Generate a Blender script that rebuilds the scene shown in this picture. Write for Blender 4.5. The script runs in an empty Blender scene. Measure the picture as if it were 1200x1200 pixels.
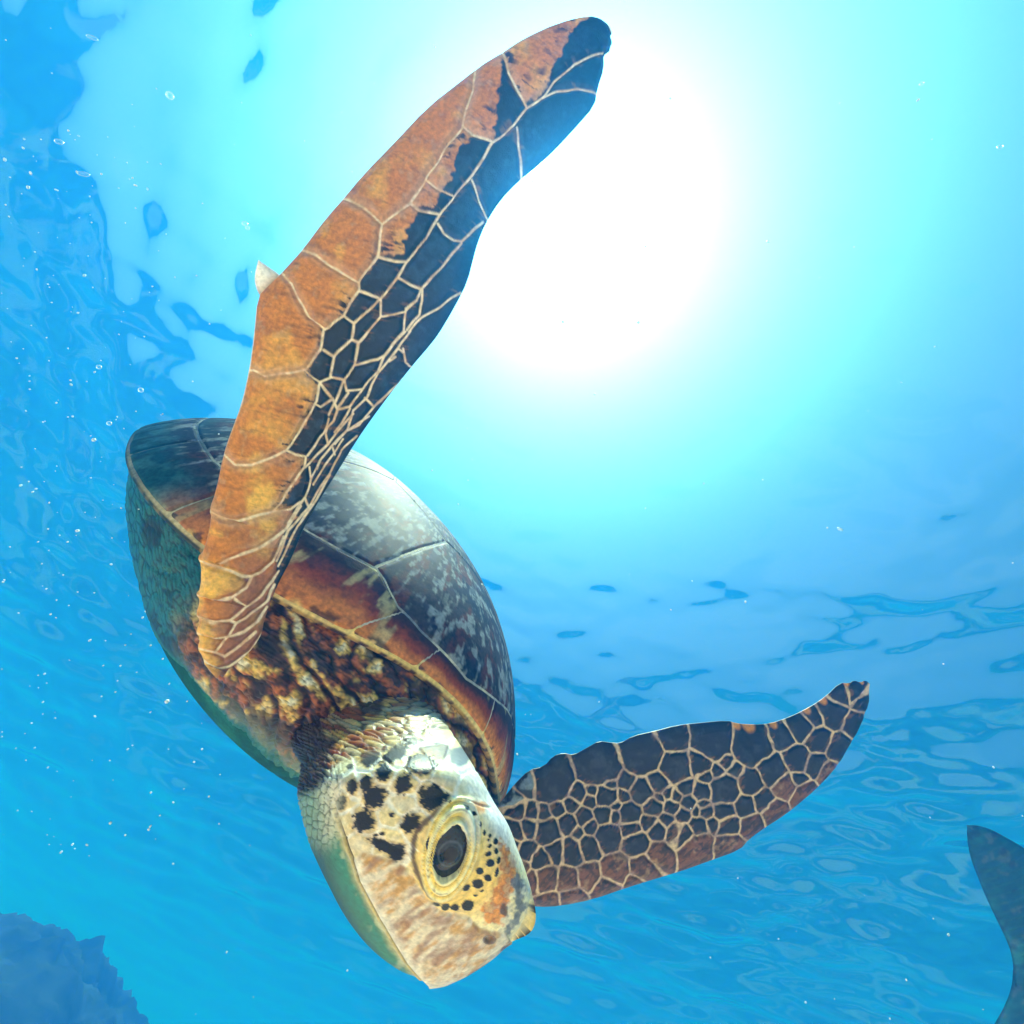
import bpy, math, random
import numpy as np

# ------------------------------------------------------------------ camera
scene = bpy.context.scene
FPX = 560.0                       # focal length in pixels of a 1200 px frame (wide underwater lens)
UP = np.array([180., -300., 560.]); UP /= np.linalg.norm(UP)      # zenith, camera frame (right, down, forward)
FWD = np.array([0., 0., 1.])
YW = FWD - UP * (FWD @ UP); YW /= np.linalg.norm(YW)
XW = np.cross(UP, YW)             # camera frame is left-handed in (right, down, forward) vs up, fixed below
# work in blender camera axes (right, up, back) for handedness
def _b(v): return np.array([v[0], -v[1], -v[2]])
UPb, YWb = _b(UP), _b(YW)
XWb = np.cross(YWb, UPb)
RW = np.stack([XWb, YWb, UPb])    # world = RW @ camera(right, up, back)

def cam2world(P):
    P = np.asarray(P, float)
    Q = P * np.array([1., -1., -1.])
    return Q @ RW.T
def px(x, y, z):
    x, y, z = np.broadcast_arrays(np.asarray(x, float), np.asarray(y, float), np.asarray(z, float))
    return np.stack([(x - 600) / FPX * z, (y - 600) / FPX * z, z], -1)
def to_px(P):
    return np.stack([600 + FPX * P[..., 0] / P[..., 2], 600 + FPX * P[..., 1] / P[..., 2]], -1)

import mathutils
cd = bpy.data.cameras.new('camera'); cam = bpy.data.objects.new('camera', cd)
scene.collection.objects.link(cam)
m = mathutils.Matrix([list(RW[i]) + [0] for i in range(3)] + [[0, 0, 0, 1]])
cam.matrix_world = m
cd.sensor_width = 36.0; cd.lens = 36.0 * FPX / 1200.0
cd.clip_start = 0.01; cd.clip_end = 1000.0
scene.camera = cam

# ------------------------------------------------------------------ sky, sun, exposure
SUN = cam2world(px(672, 268, 1.0)); SUN /= np.linalg.norm(SUN)
sun_el = math.asin(SUN[2]); sun_az = math.atan2(SUN[0], SUN[1])
w = bpy.data.worlds.new('World'); scene.world = w; w.use_nodes = True
nt = w.node_tree
bg = nt.nodes['Background']; bg.inputs['Strength'].default_value = 0.052
sk = nt.nodes.new('ShaderNodeTexSky'); sk.sky_type = 'NISHITA'; sk.sun_disc = False
sk.sun_elevation = sun_el; sk.sun_rotation = sun_az
sk.air_density = 1.0; sk.dust_density = 10.0; sk.ozone_density = 0.0
tint = nt.nodes.new('ShaderNodeMix'); tint.data_type = 'RGBA'; tint.blend_type = 'MULTIPLY'; tint.inputs['Factor'].default_value = 1.0
tint.inputs['B'].default_value = (0.40, 0.86, 1.0, 1.0)      # sea-filtered daylight, the same in every direction
nt.links.new(sk.outputs[0], tint.inputs['A']); nt.links.new(tint.outputs['Result'], bg.inputs['Color'])
ld = bpy.data.lights.new('sun', 'SUN'); ld.energy = 5.0; ld.angle = math.radians(0.5); ld.color = (1.0, 0.96, 0.9)
sun = bpy.data.objects.new('sun', ld); scene.collection.objects.link(sun)
sun.rotation_euler = mathutils.Vector(SUN.tolist()).to_track_quat('Z', 'Y').to_euler()
scene.view_settings.view_transform = 'Standard'; scene.view_settings.look = 'None'
scene.view_settings.gamma = 1.0; scene.view_settings.use_curve_mapping = False
scene.view_settings.exposure = 0.9
scene.render.engine = 'CYCLES'
cy = scene.cycles
cy.use_denoising = True
cy.max_bounces = 8; cy.diffuse_bounces = 3; cy.glossy_bounces = 3; cy.transparent_max_bounces = 16; cy.volume_bounces = 4
cy.sample_clamp_indirect = 6.0
cy.caustics_reflective = False; cy.caustics_refractive = False

WATER_Z = 3.0
BED_Z = -1.15
HAZE_DENSITY = 0.105

# ------------------------------------------------------------------ helpers
col = scene.collection
rnd = random.Random(7)
def lin(*c):
    c = np.array(c, float) / 255.0
    return np.where(c <= 0.04045, c / 12.92, ((c + 0.055) / 1.055) ** 2.4)
def mix(a, b, t):
    t = np.clip(np.asarray(t, float), 0, 1)[..., None]
    return a * (1 - t) + b * t
def sstep(a, b, x):
    t = np.clip((x - a) / (b - a), 0, 1); return t * t * (3 - 2 * t)
def hash3(ix, iy, iz, seed=0):
    h = (ix.astype(np.int64) * 374761393 + iy.astype(np.int64) * 668265263 + iz.astype(np.int64) * 2147483647 + seed * 974711) & 0xffffffff
    h = ((h ^ (h >> 13)) * 1274126177) & 0xffffffff
    h = (h ^ (h >> 16)) & 0xffffffff
    h = (h * 2246822519) & 0xffffffff
    return ((h ^ (h >> 15)) & 0xffffff) / float(0xffffff)
def vnoise(P, seed=0):
    P = np.asarray(P, float)
    if P.shape[-1] == 2: P = np.concatenate([P, np.zeros(P.shape[:-1] + (1,))], -1)
    f = np.floor(P); t = P - f; t = t * t * (3 - 2 * t); i = f.astype(np.int64)
    r = 0
    for dx in (0, 1):
        for dy in (0, 1):
            for dz in (0, 1):
                wgt = (t[..., 0] if dx else 1 - t[..., 0]) * (t[..., 1] if dy else 1 - t[..., 1]) * (t[..., 2] if dz else 1 - t[..., 2])
                r = r + wgt * hash3(i[..., 0] + dx, i[..., 1] + dy, i[..., 2] + dz, seed)
    return r
def fbm(P, octaves=4, seed=0):
    P = np.asarray(P, float); a = 0.5; r = 0; tot = 0
    for o in range(octaves):
        r = r + a * vnoise(P * (2 ** o) + 17.3 * o, seed + o); tot += a; a *= 0.5
    return r / tot
def worley(P, seed=0, jit=0.9):
    """F1, F2 and cell hash on a jittered 2-D lattice."""
    f = np.floor(P).astype(np.int64)
    F1 = np.full(P.shape[:-1], 9.); F2 = F1.copy(); ID = np.zeros(P.shape[:-1])
    z = np.zeros_like(f[..., 0])
    for dx in (-1, 0, 1):
        for dy in (-1, 0, 1):
            cx, cyy = f[..., 0] + dx, f[..., 1] + dy
            sx = cx + 0.5 + jit * (hash3(cx, cyy, z, seed) - 0.5); sy = cyy + 0.5 + jit * (hash3(cx, cyy, z, seed + 5) - 0.5)
            d = np.hypot(P[..., 0] - sx, P[..., 1] - sy)
            h = hash3(cx, cyy, z, seed + 11)
            near = d < F1
            F2 = np.where(near, F1, np.minimum(F2, d)); ID = np.where(near, h, ID); F1 = np.where(near, d, F1)
    return F1, F2, ID
def seg_dist(P, lines):
    """distance from points (N,2) to a list of polylines"""
    out = np.full(len(P), 1e9)
    for L in lines:
        L = np.asarray(L, float)
        lo, hi = L.min(0) - 14, L.max(0) + 14
        k = np.where((P[:, 0] > lo[0]) & (P[:, 0] < hi[0]) & (P[:, 1] > lo[1]) & (P[:, 1] < hi[1]))[0]
        if not len(k): continue
        Q = P[k]; dd = out[k]
        for a, b in zip(L[:-1], L[1:]):
            d = b - a; t = np.clip(((Q - a) @ d) / (d @ d + 1e-9), 0, 1)
            dd = np.minimum(dd, np.hypot(*(Q - a - t[:, None] * d).T))
        out[k] = dd
    return out
def inside(P, poly):
    poly = np.asarray(poly, float); x, y = P[:, 0], P[:, 1]; r = np.zeros(len(P), bool)
    j = len(poly) - 1
    for i in range(len(poly)):
        a, b = poly[i], poly[j]
        c = ((a[1] > y) != (b[1] > y)) & (x < (b[0] - a[0]) * (y - a[1]) / (b[1] - a[1] + 1e-12) + a[0])
        r ^= c; j = i
    return r
def soft_in(P, poly, soft=3.0, seed=0, amp=6.0, sc=7.0):
    """0..1 membership with a soft, frayed border"""
    poly = np.asarray(poly, float)
    ins = inside(P, poly); d = np.minimum(seg_dist(P, [np.concatenate([poly, poly[:1]])]), 40.0)
    sd = np.where(ins, d, -d) + amp * (fbm(P / sc, 4, seed) - .5) * 2
    return sstep(-soft, soft, sd)
def smooth_line(pts, n, rounds=2):
    """arc-length resample of a traced polyline, corner-cut so it has no kinks"""
    p = np.asarray(pts, float)
    for _ in range(rounds):
        q = np.empty((2 * len(p), p.shape[1])); q[0::2] = p; q[1::2] = p
        a = 0.75 * p[:-1] + 0.25 * p[1:]; b = 0.25 * p[:-1] + 0.75 * p[1:]
        r = [p[0]]
        for u, v in zip(a, b): r += [u, v]
        r.append(p[-1]); p = np.array(r)
    d = np.r_[0, np.cumsum(np.linalg.norm(np.diff(p, axis=0), axis=1))]
    s = np.linspace(0, d[-1], n)
    return np.stack([np.interp(s, d, p[:, k]) for k in range(p.shape[1])], -1)
def catmull(keys, vals, x):
    keys = np.asarray(keys, float); vals = np.asarray(vals, float)
    if vals.ndim == 1: return catmull(keys, vals[:, None], x)[:, 0]
    mth = np.gradient(vals, keys, axis=0)
    i = np.clip(np.searchsorted(keys, x, side='right') - 1, 0, len(keys) - 2)
    h = (keys[i + 1] - keys[i]); t = ((x - keys[i]) / h)[:, None]; h = h[:, None]
    return ((2 * t**3 - 3 * t**2 + 1) * vals[i] + (t**3 - 2 * t**2 + t) * h * mth[i] + (-2 * t**3 + 3 * t**2) * vals[i + 1] + (t**3 - t**2) * h * mth[i + 1])
def grid_faces(n, m, wrap=False, flip=False):
    i, j = np.meshgrid(np.arange(n - 1), np.arange(m if wrap else m - 1), indexing='ij')
    j2 = (j + 1) % m
    q = np.stack([i * m + j, (i + 1) * m + j, (i + 1) * m + j2, i * m + j2], -1).reshape(-1, 4)
    return q[:, ::-1].copy() if flip else q
def grid_normals(G, wrap=False):
    du = np.gradient(G, axis=0)
    if wrap:
        dv = (np.roll(G, -1, 1) - np.roll(G, 1, 1)) / 2
    else: dv = np.gradient(G, axis=1)
    n = np.cross(du, dv); l = np.linalg.norm(n, axis=-1, keepdims=True)
    return n / np.maximum(l, 1e-12)
def mesh_obj(name, V, quads, mat, parent=None, colors=None, tris=None, smooth=True, origin=None):
    V = np.asarray(V, float).reshape(-1, 3)
    if origin is not None: V = V - np.asarray(origin)
    me = bpy.data.meshes.new(name)
    quads = np.zeros((0, 4), int) if quads is None else np.asarray(quads)
    tris = np.zeros((0, 3), int) if tris is None else np.asarray(tris)
    me.vertices.add(len(V)); me.vertices.foreach_set('co', V.astype(np.float32).ravel())
    nl = quads.size + tris.size
    me.loops.add(nl); me.loops.foreach_set('vertex_index', np.r_[quads.ravel(), tris.ravel()].astype(np.int32))
    tot = np.r_[np.full(len(quads), 4), np.full(len(tris), 3)].astype(np.int32)
    me.polygons.add(len(tot))
    me.polygons.foreach_set('loop_start', np.r_[0, np.cumsum(tot)[:-1]].astype(np.int32))
    me.polygons.foreach_set('loop_total', tot)
    me.polygons.foreach_set('use_smooth', np.full(len(tot), smooth))
    if colors is not None:
        c = np.concatenate([np.asarray(colors).reshape(-1, 3), np.ones((len(V), 1))], 1).astype(np.float32)
        at = me.color_attributes.new('Col', 'FLOAT_COLOR', 'POINT'); at.data.foreach_set('color', c.ravel())
    me.update(); me.validate()
    if mat: me.materials.append(mat)
    o = bpy.data.objects.new(name, me); col.objects.link(o)
    if parent: o.parent = parent
    elif origin is not None: o.location = origin
    return o
class MeshBag:
    """collects several surfaces into one mesh"""
    def __init__(s): s.V = []; s.Q = []; s.T = []; s.C = []; s.n = 0
    def add(s, V, quads, colors, tris=None):
        V = np.asarray(V).reshape(-1, 3); s.V.append(V); s.C.append(np.asarray(colors).reshape(-1, 3))
        if quads is not None: s.Q.append(np.asarray(quads) + s.n)
        if tris is not None: s.T.append(np.asarray(tris) + s.n)
        s.n += len(V)
    def build(s, name, mat, parent=None, origin=None):
        return mesh_obj(name, np.concatenate(s.V), np.concatenate(s.Q) if s.Q else None, mat, parent, np.concatenate(s.C), np.concatenate(s.T) if s.T else None, True, origin)
def icosphere(sub=1):
    t = (1 + 5 ** .5) / 2
    V = [(-1, t, 0), (1, t, 0), (-1, -t, 0), (1, -t, 0), (0, -1, t), (0, 1, t), (0, -1, -t), (0, 1, -t), (t, 0, -1), (t, 0, 1), (-t, 0, -1), (-t, 0, 1)]
    Fc = [(0, 11, 5), (0, 5, 1), (0, 1, 7), (0, 7, 10), (0, 10, 11), (1, 5, 9), (5, 11, 4), (11, 10, 2), (10, 7, 6), (7, 1, 8), (3, 9, 4), (3, 4, 2), (3, 2, 6), (3, 6, 8), (3, 8, 9), (4, 9, 5), (2, 4, 11), (6, 2, 10), (8, 6, 7), (9, 8, 1)]
    V = [np.array(v) / np.linalg.norm(v) for v in V]
    for _ in range(sub):
        mid = {}; F2 = []
        def mp(a, b):
            k = (min(a, b), max(a, b))
            if k not in mid:
                p = V[a] + V[b]; V.append(p / np.linalg.norm(p)); mid[k] = len(V) - 1
            return mid[k]
        for a, b, c in Fc:
            ab, bc, ca = mp(a, b), mp(b, c), mp(c, a)
            F2 += [(a, ab, ca), (b, bc, ab), (c, ca, bc), (ab, bc, ca)]
        Fc = F2
    return np.array(V), np.array(Fc)
def tag(o, label=None, cat=None, group=None, kind=None):
    if label: o['label'] = label
    if cat: o['category'] = cat
    if group: o['group'] = group
    if kind: o['kind'] = kind
    return o

# ------------------------------------------------------------------ materials
def new_mat(name):
    m = bpy.data.materials.new(name); m.use_nodes = True
    return m, m.node_tree, m.node_tree.nodes['Principled BSDF']
def skin_material(name, rough=0.5, spec=0.25, bump=0.15, bscale=900.0, vary=0.25, translucent=0.0):
    m, t, p = new_mat(name); n = t.nodes; l = t.links
    at = n.new('ShaderNodeAttribute'); at.attribute_name = 'Col'
    tc = n.new('ShaderNodeTexCoord')
    nz = n.new('ShaderNodeTexNoise'); nz.inputs['Scale'].default_value = bscale * 0.35; nz.inputs['Detail'].default_value = 4
    l.new(tc.outputs['Object'], nz.inputs['Vector'])
    mr = n.new('ShaderNodeMapRange'); mr.inputs['From Min'].default_value = 0.3; mr.inputs['From Max'].default_value = 0.7
    mr.inputs['To Min'].default_value = 1 - vary; mr.inputs['To Max'].default_value = 1 + vary
    l.new(nz.outputs['Fac'], mr.inputs['Value'])
    mx = n.new('ShaderNodeVectorMath'); mx.operation = 'SCALE'
    l.new(at.outputs['Color'], mx.inputs[0]); l.new(mr.outputs[0], mx.inputs['Scale'])
    l.new(mx.outputs[0], p.inputs['Base Color'])
    nb = n.new('ShaderNodeTexNoise'); nb.inputs['Scale'].default_value = bscale; nb.inputs['Detail'].default_value = 3
    l.new(tc.outputs['Object'], nb.inputs['Vector'])
    bp = n.new('ShaderNodeBump'); bp.inputs['Strength'].default_value = bump; bp.inputs['Distance'].default_value = 0.001
    l.new(nb.outputs['Fac'], bp.inputs['Height']); l.new(bp.outputs[0], p.inputs['Normal'])
    p.inputs['Roughness'].default_value = rough; p.inputs['Specular IOR Level'].default_value = spec
    if translucent:
        tr = n.new('ShaderNodeBsdfTranslucent'); l.new(mx.outputs[0], tr.inputs['Color'])
        ms = n.new('ShaderNodeMixShader'); ms.inputs[0].default_value = translucent
        l.new(p.outputs[0], ms.inputs[1]); l.new(tr.outputs[0], ms.inputs[2])
        l.new(ms.outputs[0], n['Material Output'].inputs['Surface'])
    return m
M_skin = skin_material('turtle_skin', 0.42, 0.35, 0.3)
M_shell = skin_material('turtle_shell', 0.6, 0.07, 0.35, 700.0, 0.3)
M_eye = skin_material('turtle_eye', 0.04, 0.45, 0.0)
M_horn = skin_material('claw_horn', 0.4, 0.4, 0.05)
M_fish = skin_material('fish_skin', 0.55, 0.2, 0.1, 200.0, 0.2)

# ------------------------------------------------------------------ water surface
def make_water():
    N = 640
    k = 4.2
    s = np.linspace(-1, 1, N)
    g = 80 * np.sinh(k * s) / np.sinh(k)
    X, Y = np.meshgrid(g + 1.0, g + 0.5, indexing='ij')
    sp = np.maximum(np.gradient(X, axis=0), np.gradient(Y, axis=1))
    r = np.random.default_rng(11)
    Z = np.zeros_like(X)
    wind = math.radians(35)
    for lam, slope, cnt in ((5.0, .030, 4), (2.4, .045, 6), (1.2, .055, 8), (0.65, .070, 10), (0.36, .075, 12), (0.2, .06, 12)):
        for _ in range(cnt):
            a = wind + r.normal(0, 0.75); L = lam * r.uniform(.75, 1.3); K = 2 * math.pi / L
            amp = slope / K * math.sqrt(2.0 / cnt)
            fade = np.clip((L / sp - 3.0) / 3.0, 0, 1)
            ph = K * (X * math.cos(a) + Y * math.sin(a)) + r.uniform(0, 6.28)
            Z += fade * amp * np.sin(ph + 0.5 * np.sin(ph))
    V = np.stack([X, Y, Z + WATER_Z], -1)
    m = bpy.data.materials.new('water_surface'); m.use_nodes = True; t = m.node_tree; n = t.nodes; n.clear()
    out = n.new('ShaderNodeOutputMaterial'); mixn = n.new('ShaderNodeMixShader')
    fr = n.new('ShaderNodeFresnel'); fr.inputs['IOR'].default_value = 1.333
    tb = n.new('ShaderNodeBsdfTransparent'); gl = n.new('ShaderNodeBsdfGlossy'); gl.inputs['Roughness'].default_value = 0.0
    t.links.new(fr.outputs[0], mixn.inputs[0]); t.links.new(tb.outputs[0], mixn.inputs[1]); t.links.new(gl.outputs[0], mixn.inputs[2])
    t.links.new(mixn.outputs[0], out.inputs['Surface'])
    o = mesh_obj('water_surface', V, grid_faces(N, N), m)
    tag(o, 'rippled underside of the sea surface with the bright sky window', kind='structure')
make_water()

# ------------------------------------------------------------------ seabed, reef
def ground_mat(name, c1, c2, scale, bump=0.4):
    m, t, p = new_mat(name); n = t.nodes; l = t.links
    tc = n.new('ShaderNodeTexCoord'); nz = n.new('ShaderNodeTexNoise'); nz.inputs['Scale'].default_value = scale; nz.inputs['Detail'].default_value = 6
    cr = n.new('ShaderNodeValToRGB'); cr.color_ramp.elements[0].position = .35; cr.color_ramp.elements[1].position = .65
    cr.color_ramp.elements[0].color = (*c1, 1); cr.color_ramp.elements[1].color = (*c2, 1)
    l.new(tc.outputs['Object'], nz.inputs['Vector']); l.new(nz.outputs['Fac'], cr.inputs[0]); l.new(cr.outputs[0], p.inputs['Base Color'])
    bp = n.new('ShaderNodeBump'); bp.inputs['Strength'].default_value = bump; l.new(nz.outputs['Fac'], bp.inputs['Height']); l.new(bp.outputs[0], p.inputs['Normal'])
    p.inputs['Roughness'].default_value = 0.9; p.inputs['Specular IOR Level'].default_value = 0.1
    return m
M_sand = ground_mat('sand', (.62, .56, .46), (.72, .66, .56), 1.5)
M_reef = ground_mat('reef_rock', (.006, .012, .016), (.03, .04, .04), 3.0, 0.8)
def seabed_material():
    """sand flat added to bounce warm light up; dark weed-grown rock beyond deepens reflections"""
    m, t, p = new_mat('seabed'); n = t.nodes; l = t.links
    tc = n.new('ShaderNodeTexCoord')
    nz = n.new('ShaderNodeTexNoise'); nz.inputs['Scale'].default_value = 1.5; nz.inputs['Detail'].default_value = 6
    l.new(tc.outputs['Object'], nz.inputs['Vector'])
    def ramp(c1, c2, a, b):
        r = n.new('ShaderNodeValToRGB'); r.color_ramp.elements[0].position = a; r.color_ramp.elements[1].position = b
        r.color_ramp.elements[0].color = (*c1, 1); r.color_ramp.elements[1].color = (*c2, 1); l.new(nz.outputs['Fac'], r.inputs[0]); return r
    sand = ramp((.84, .40, .33), (.94, .47, .39), .35, .65); weed = ramp((.004, .03, .035), (.012, .07, .06), .35, .65)  # unseen pinkish sand, added as warm fill light from below
    ln = n.new('ShaderNodeVectorMath'); ln.operation = 'LENGTH'; l.new(tc.outputs['Object'], ln.inputs[0])
    n2 = n.new('ShaderNodeTexNoise'); n2.inputs['Scale'].default_value = 0.5; n2.inputs['Detail'].default_value = 5; l.new(tc.outputs['Object'], n2.inputs['Vector'])
    ad = n.new('ShaderNodeMath'); ad.operation = 'MULTIPLY_ADD'; ad.inputs[1].default_value = 4.0; l.new(n2.outputs['Fac'], ad.inputs[0]); l.new(ln.outputs['Value'], ad.inputs[2])
    mr = n.new('ShaderNodeMapRange'); mr.inputs['From Min'].default_value = 7.2; mr.inputs['From Max'].default_value = 8.2; l.new(ad.outputs[0], mr.inputs['Value'])
    n3 = n.new('ShaderNodeTexNoise'); n3.inputs['Scale'].default_value = 0.55; n3.inputs['Detail'].default_value = 4; l.new(tc.outputs['Object'], n3.inputs['Vector'])
    pr = n.new('ShaderNodeMapRange'); pr.inputs['From Min'].default_value = .53; pr.inputs['From Max'].default_value = .60; pr.inputs['To Min'].default_value = 1.0; pr.inputs['To Max'].default_value = 0.88; l.new(n3.outputs['Fac'], pr.inputs['Value'])  # sand patches further out, added to streak the surface reflections
    mm = n.new('ShaderNodeMath'); mm.operation = 'MULTIPLY'; l.new(mr.outputs[0], mm.inputs[0]); l.new(pr.outputs[0], mm.inputs[1])
    mx = n.new('ShaderNodeMix'); mx.data_type = 'RGBA'; l.new(mm.outputs[0], mx.inputs['Factor']); l.new(sand.outputs[0], mx.inputs['A']); l.new(weed.outputs[0], mx.inputs['B'])
    l.new(mx.outputs['Result'], p.inputs['Base Color'])
    p.inputs['Roughness'].default_value = 0.95; p.inputs['Specular IOR Level'].default_value = 0.06
    return m
def make_seabed():
    N = 260; s = np.linspace(-1, 1, N); g = 84 * np.sinh(3.2 * s) / np.sinh(3.2)
    X, Y = np.meshgrid(g, g, indexing='ij')
    Z = BED_Z + 0.25 * (fbm(np.stack([X, Y], -1) * 0.25, 4, 3) - .5) + 0.03 * np.sin(9 * X + 3 * np.sin(2 * Y) + 2 * Y)
    o = mesh_obj('seabed', np.stack([X, Y, Z], -1), grid_faces(N, N), seabed_material())
    tag(o, 'sea floor with a pinkish sand flat added to light the turtle', kind='structure')
make_seabed()
def make_reef():
    # mound standing in the lower-left view direction, rising from the sea floor
    d = cam2world(px(-60, 1240, 1.0)); hd = np.array([d[0], d[1]]); hd /= np.linalg.norm(hd)
    C = hd * 9.5
    N = 260; u = np.linspace(-1, 1, N)
    A, B = np.meshgrid(u, u, indexing='ij')
    X = C[0] + 4.6 * A; Y = C[1] + 4.6 * B
    rr = np.hypot(A, B)
    h = np.clip(1 - rr ** 2.0, 0, 1) ** 0.8
    P = np.stack([X, Y], -1)
    Z = BED_Z - 0.4 + h * (2.45 + 1.0 * (fbm(P * .7, 4, 9) - .5)) + h * 0.35 * (fbm(P * 2.2, 5, 21) - .5)
    Z += h * 0.22 * (fbm(P * 6.0, 4, 22) - .5) + h * .10 * (fbm(P * 16.0, 3, 23) - .5)
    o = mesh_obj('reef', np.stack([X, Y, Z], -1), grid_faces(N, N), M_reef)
    tag(o, 'dark coral reef mound fading into the blue water', kind='structure')
make_reef()

# ------------------------------------------------------------------ haze (the sea water itself)
def make_haze():
    x, z0, z1 = 92.0, BED_Z - 1.2, WATER_Z + 0.6
    V = np.array([(a, b, c) for c in (z0, z1) for (a, b) in ((-x, -x), (x, -x), (x, x), (-x, x))])
    Q = np.array([(3, 2, 1, 0), (4, 5, 6, 7), (0, 1, 5, 4), (1, 2, 6, 5), (2, 3, 7, 6), (3, 0, 4, 7)])
    m = bpy.data.materials.new('sea_water_haze'); m.use_nodes = True; t = m.node_tree; n = t.nodes; n.clear()
    out = n.new('ShaderNodeOutputMaterial'); v = n.new('ShaderNodeVolumePrincipled')
    v.inputs['Color'].default_value = (0.0, 0.225, 0.98, 1)          # the blue water
    v.inputs['Absorption Color'].default_value = (0.07, 0.86, 0.98, 1)
    v.inputs['Density'].default_value = HAZE_DENSITY
    v.inputs['Anisotropy'].default_value = 0.62
    v2 = n.new('ShaderNodeVolumePrincipled')                            # fine particles, strongly forward scattering
    v2.inputs['Color'].default_value = (0.07, 0.50, 0.90, 1); v2.inputs['Absorption Color'].default_value = (0.12, 0.7, 0.98, 1)
    v2.inputs['Density'].default_value = 0.05; v2.inputs['Anisotropy'].default_value = 0.92
    ad = n.new('ShaderNodeAddShader'); t.links.new(v.outputs[0], ad.inputs[0]); t.links.new(v2.outputs[0], ad.inputs[1])
    t.links.new(ad.outputs[0], out.inputs['Volume'])
    o = mesh_obj('haze', V, Q, m, smooth=False)
    tag(o, 'blue sea water haze filling the whole scene', kind='stuff')
make_haze()

# ================================================================== the sea turtle
T_ORIGIN = cam2world(px(420, 760, 0.62))
turtle = bpy.data.objects.new('sea_turtle', None); col.objects.link(turtle)
turtle.location = T_ORIGIN.tolist()
tag(turtle, 'large sea turtle diving with one flipper raised across the sun', 'sea turtle')
def W(P): return cam2world(P)

C_SEAM = lin(240, 214, 172); C_ORANGE = lin(204, 124, 46); C_BROWN = lin(132, 70, 32); C_YEL = lin(246, 188, 80); C_DARK = lin(20, 34, 46)

body = MeshBag()

# ------------------------------------------------------------------ near (right) fore flipper
def flipper(lead, trail, zl, zt, n, m, thick, paint, reverse=False):
    """lead and trail: outlines from tip to base in picture units; zl and zt: depth keys; a closed lens-shaped blade"""
    L = smooth_line(lead, n, 1); T = smooth_line(trail, n, 1)
    s = np.linspace(0, 1, n)
    PL = px(L[:, 0], L[:, 1], catmull(*zl, s)); PT = px(T[:, 0], T[:, 1], catmull(*zt, s))
    a = np.linspace(0, 1, m)
    t = 0.5 - 0.5 * np.cos(np.pi * a); t = 0.55 * a + 0.45 * t
    mid = PL[:, None] * (1 - t)[None, :, None] + PT[:, None] * t[None, :, None]
    tp = to_px(mid)
    N = grid_normals(mid)
    if (N[..., 2].mean() > 0): N = -N
    prof = (4 * t * (1 - t)) ** 0.5 * (1.15 - 0.5 * t)
    width = np.linalg.norm(PL - PT, axis=1)
    th = np.minimum(thick * np.interp(s, [0, .25, .7, 1], [.45, .75, 1.0, 1.5]), width * 0.22)
    c, rel, wav = paint(tp.reshape(-1, 2))
    c = c.reshape(n, m, 3); rel = rel.reshape(n, m)
    edge = np.clip(np.minimum(t, 1 - t) * 12, 0, 1)[None]
    h = th[:, None] * prof[None] * 0.5
    front = mid + N * (h + rel * edge)[..., None]
    back = mid - N * (h + rel * edge)[..., None]
    ring = np.concatenate([front, back[:, ::-1][:, 1:-1]], 1)
    cc = np.concatenate([c, c[:, ::-1][:, 1:-1]], 1)
    return ring, cc, mid, N
def add_tube(ring, cc):
    n, m = ring.shape[:2]
    V = W(ring).reshape(-1, 3)
    Wn = np.concatenate([V, W(ring[0].mean(0))[None], W(ring[-1].mean(0))[None]])
    C = np.concatenate([cc.reshape(-1, 3), cc[0].mean(0)[None], cc[-1].mean(0)[None]])
    q = grid_faces(n, m, True)
    j = np.arange(m)
    cap = np.concatenate([np.stack([np.full(m, n * m), j, (j + 1) % m], -1), np.stack([np.full(m, n * m + 1), (n - 1) * m + (j + 1) % m, (n - 1) * m + j], -1)])
    # outward orientation test
    V4 = V[q]; nn = np.cross(V4[:, 1] - V4[:, 0], V4[:, 3] - V4[:, 0]); cen = ring.mean(1)
    ctr = np.repeat(W(cen), m, 0)[q[:, 0]] if True else 0
    if ((V4[:, 0] - ctr) * nn).sum(1).mean() < 0: q = q[:, ::-1]; cap = cap[:, ::-1]
    body.add(Wn, q, C, cap)

NF_LEAD = [(716, 40), (712, 31), (700, 24), (686, 21), (650, 30), (612, 48), (588, 64), (560, 81), (540, 97), (500, 128), (460, 171), (426, 206), (402, 235), (380, 260), (354, 295), (331, 320), (316, 334), (302, 348), (297, 400), (292, 434), (283, 474), (270, 508), (262, 532), (253, 576), (245, 598), (248, 606), (240, 644), (231, 653), (236, 662), (235, 690), (229, 696), (235, 703), (229, 720), (235, 727), (229, 741), (235, 748), (231, 760), (238, 770), (240, 781), (258, 791)]
NF_TRAIL = [(716, 40), (715, 44), (709, 49), (717, 58), (706, 66), (708, 80), (700, 104), (697, 124), (676, 148), (652, 174), (632, 193), (608, 212), (586, 235), (569, 262), (560, 284), (555, 302), (548, 330), (536, 354), (520, 382), (508, 400), (482, 430), (460, 458), (436, 490), (418, 516), (396, 552), (382, 574), (366, 600), (356, 618), (341, 656), (328, 680), (320, 698), (309, 728), (307, 742), (298, 758), (280, 776), (258, 791)]
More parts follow.
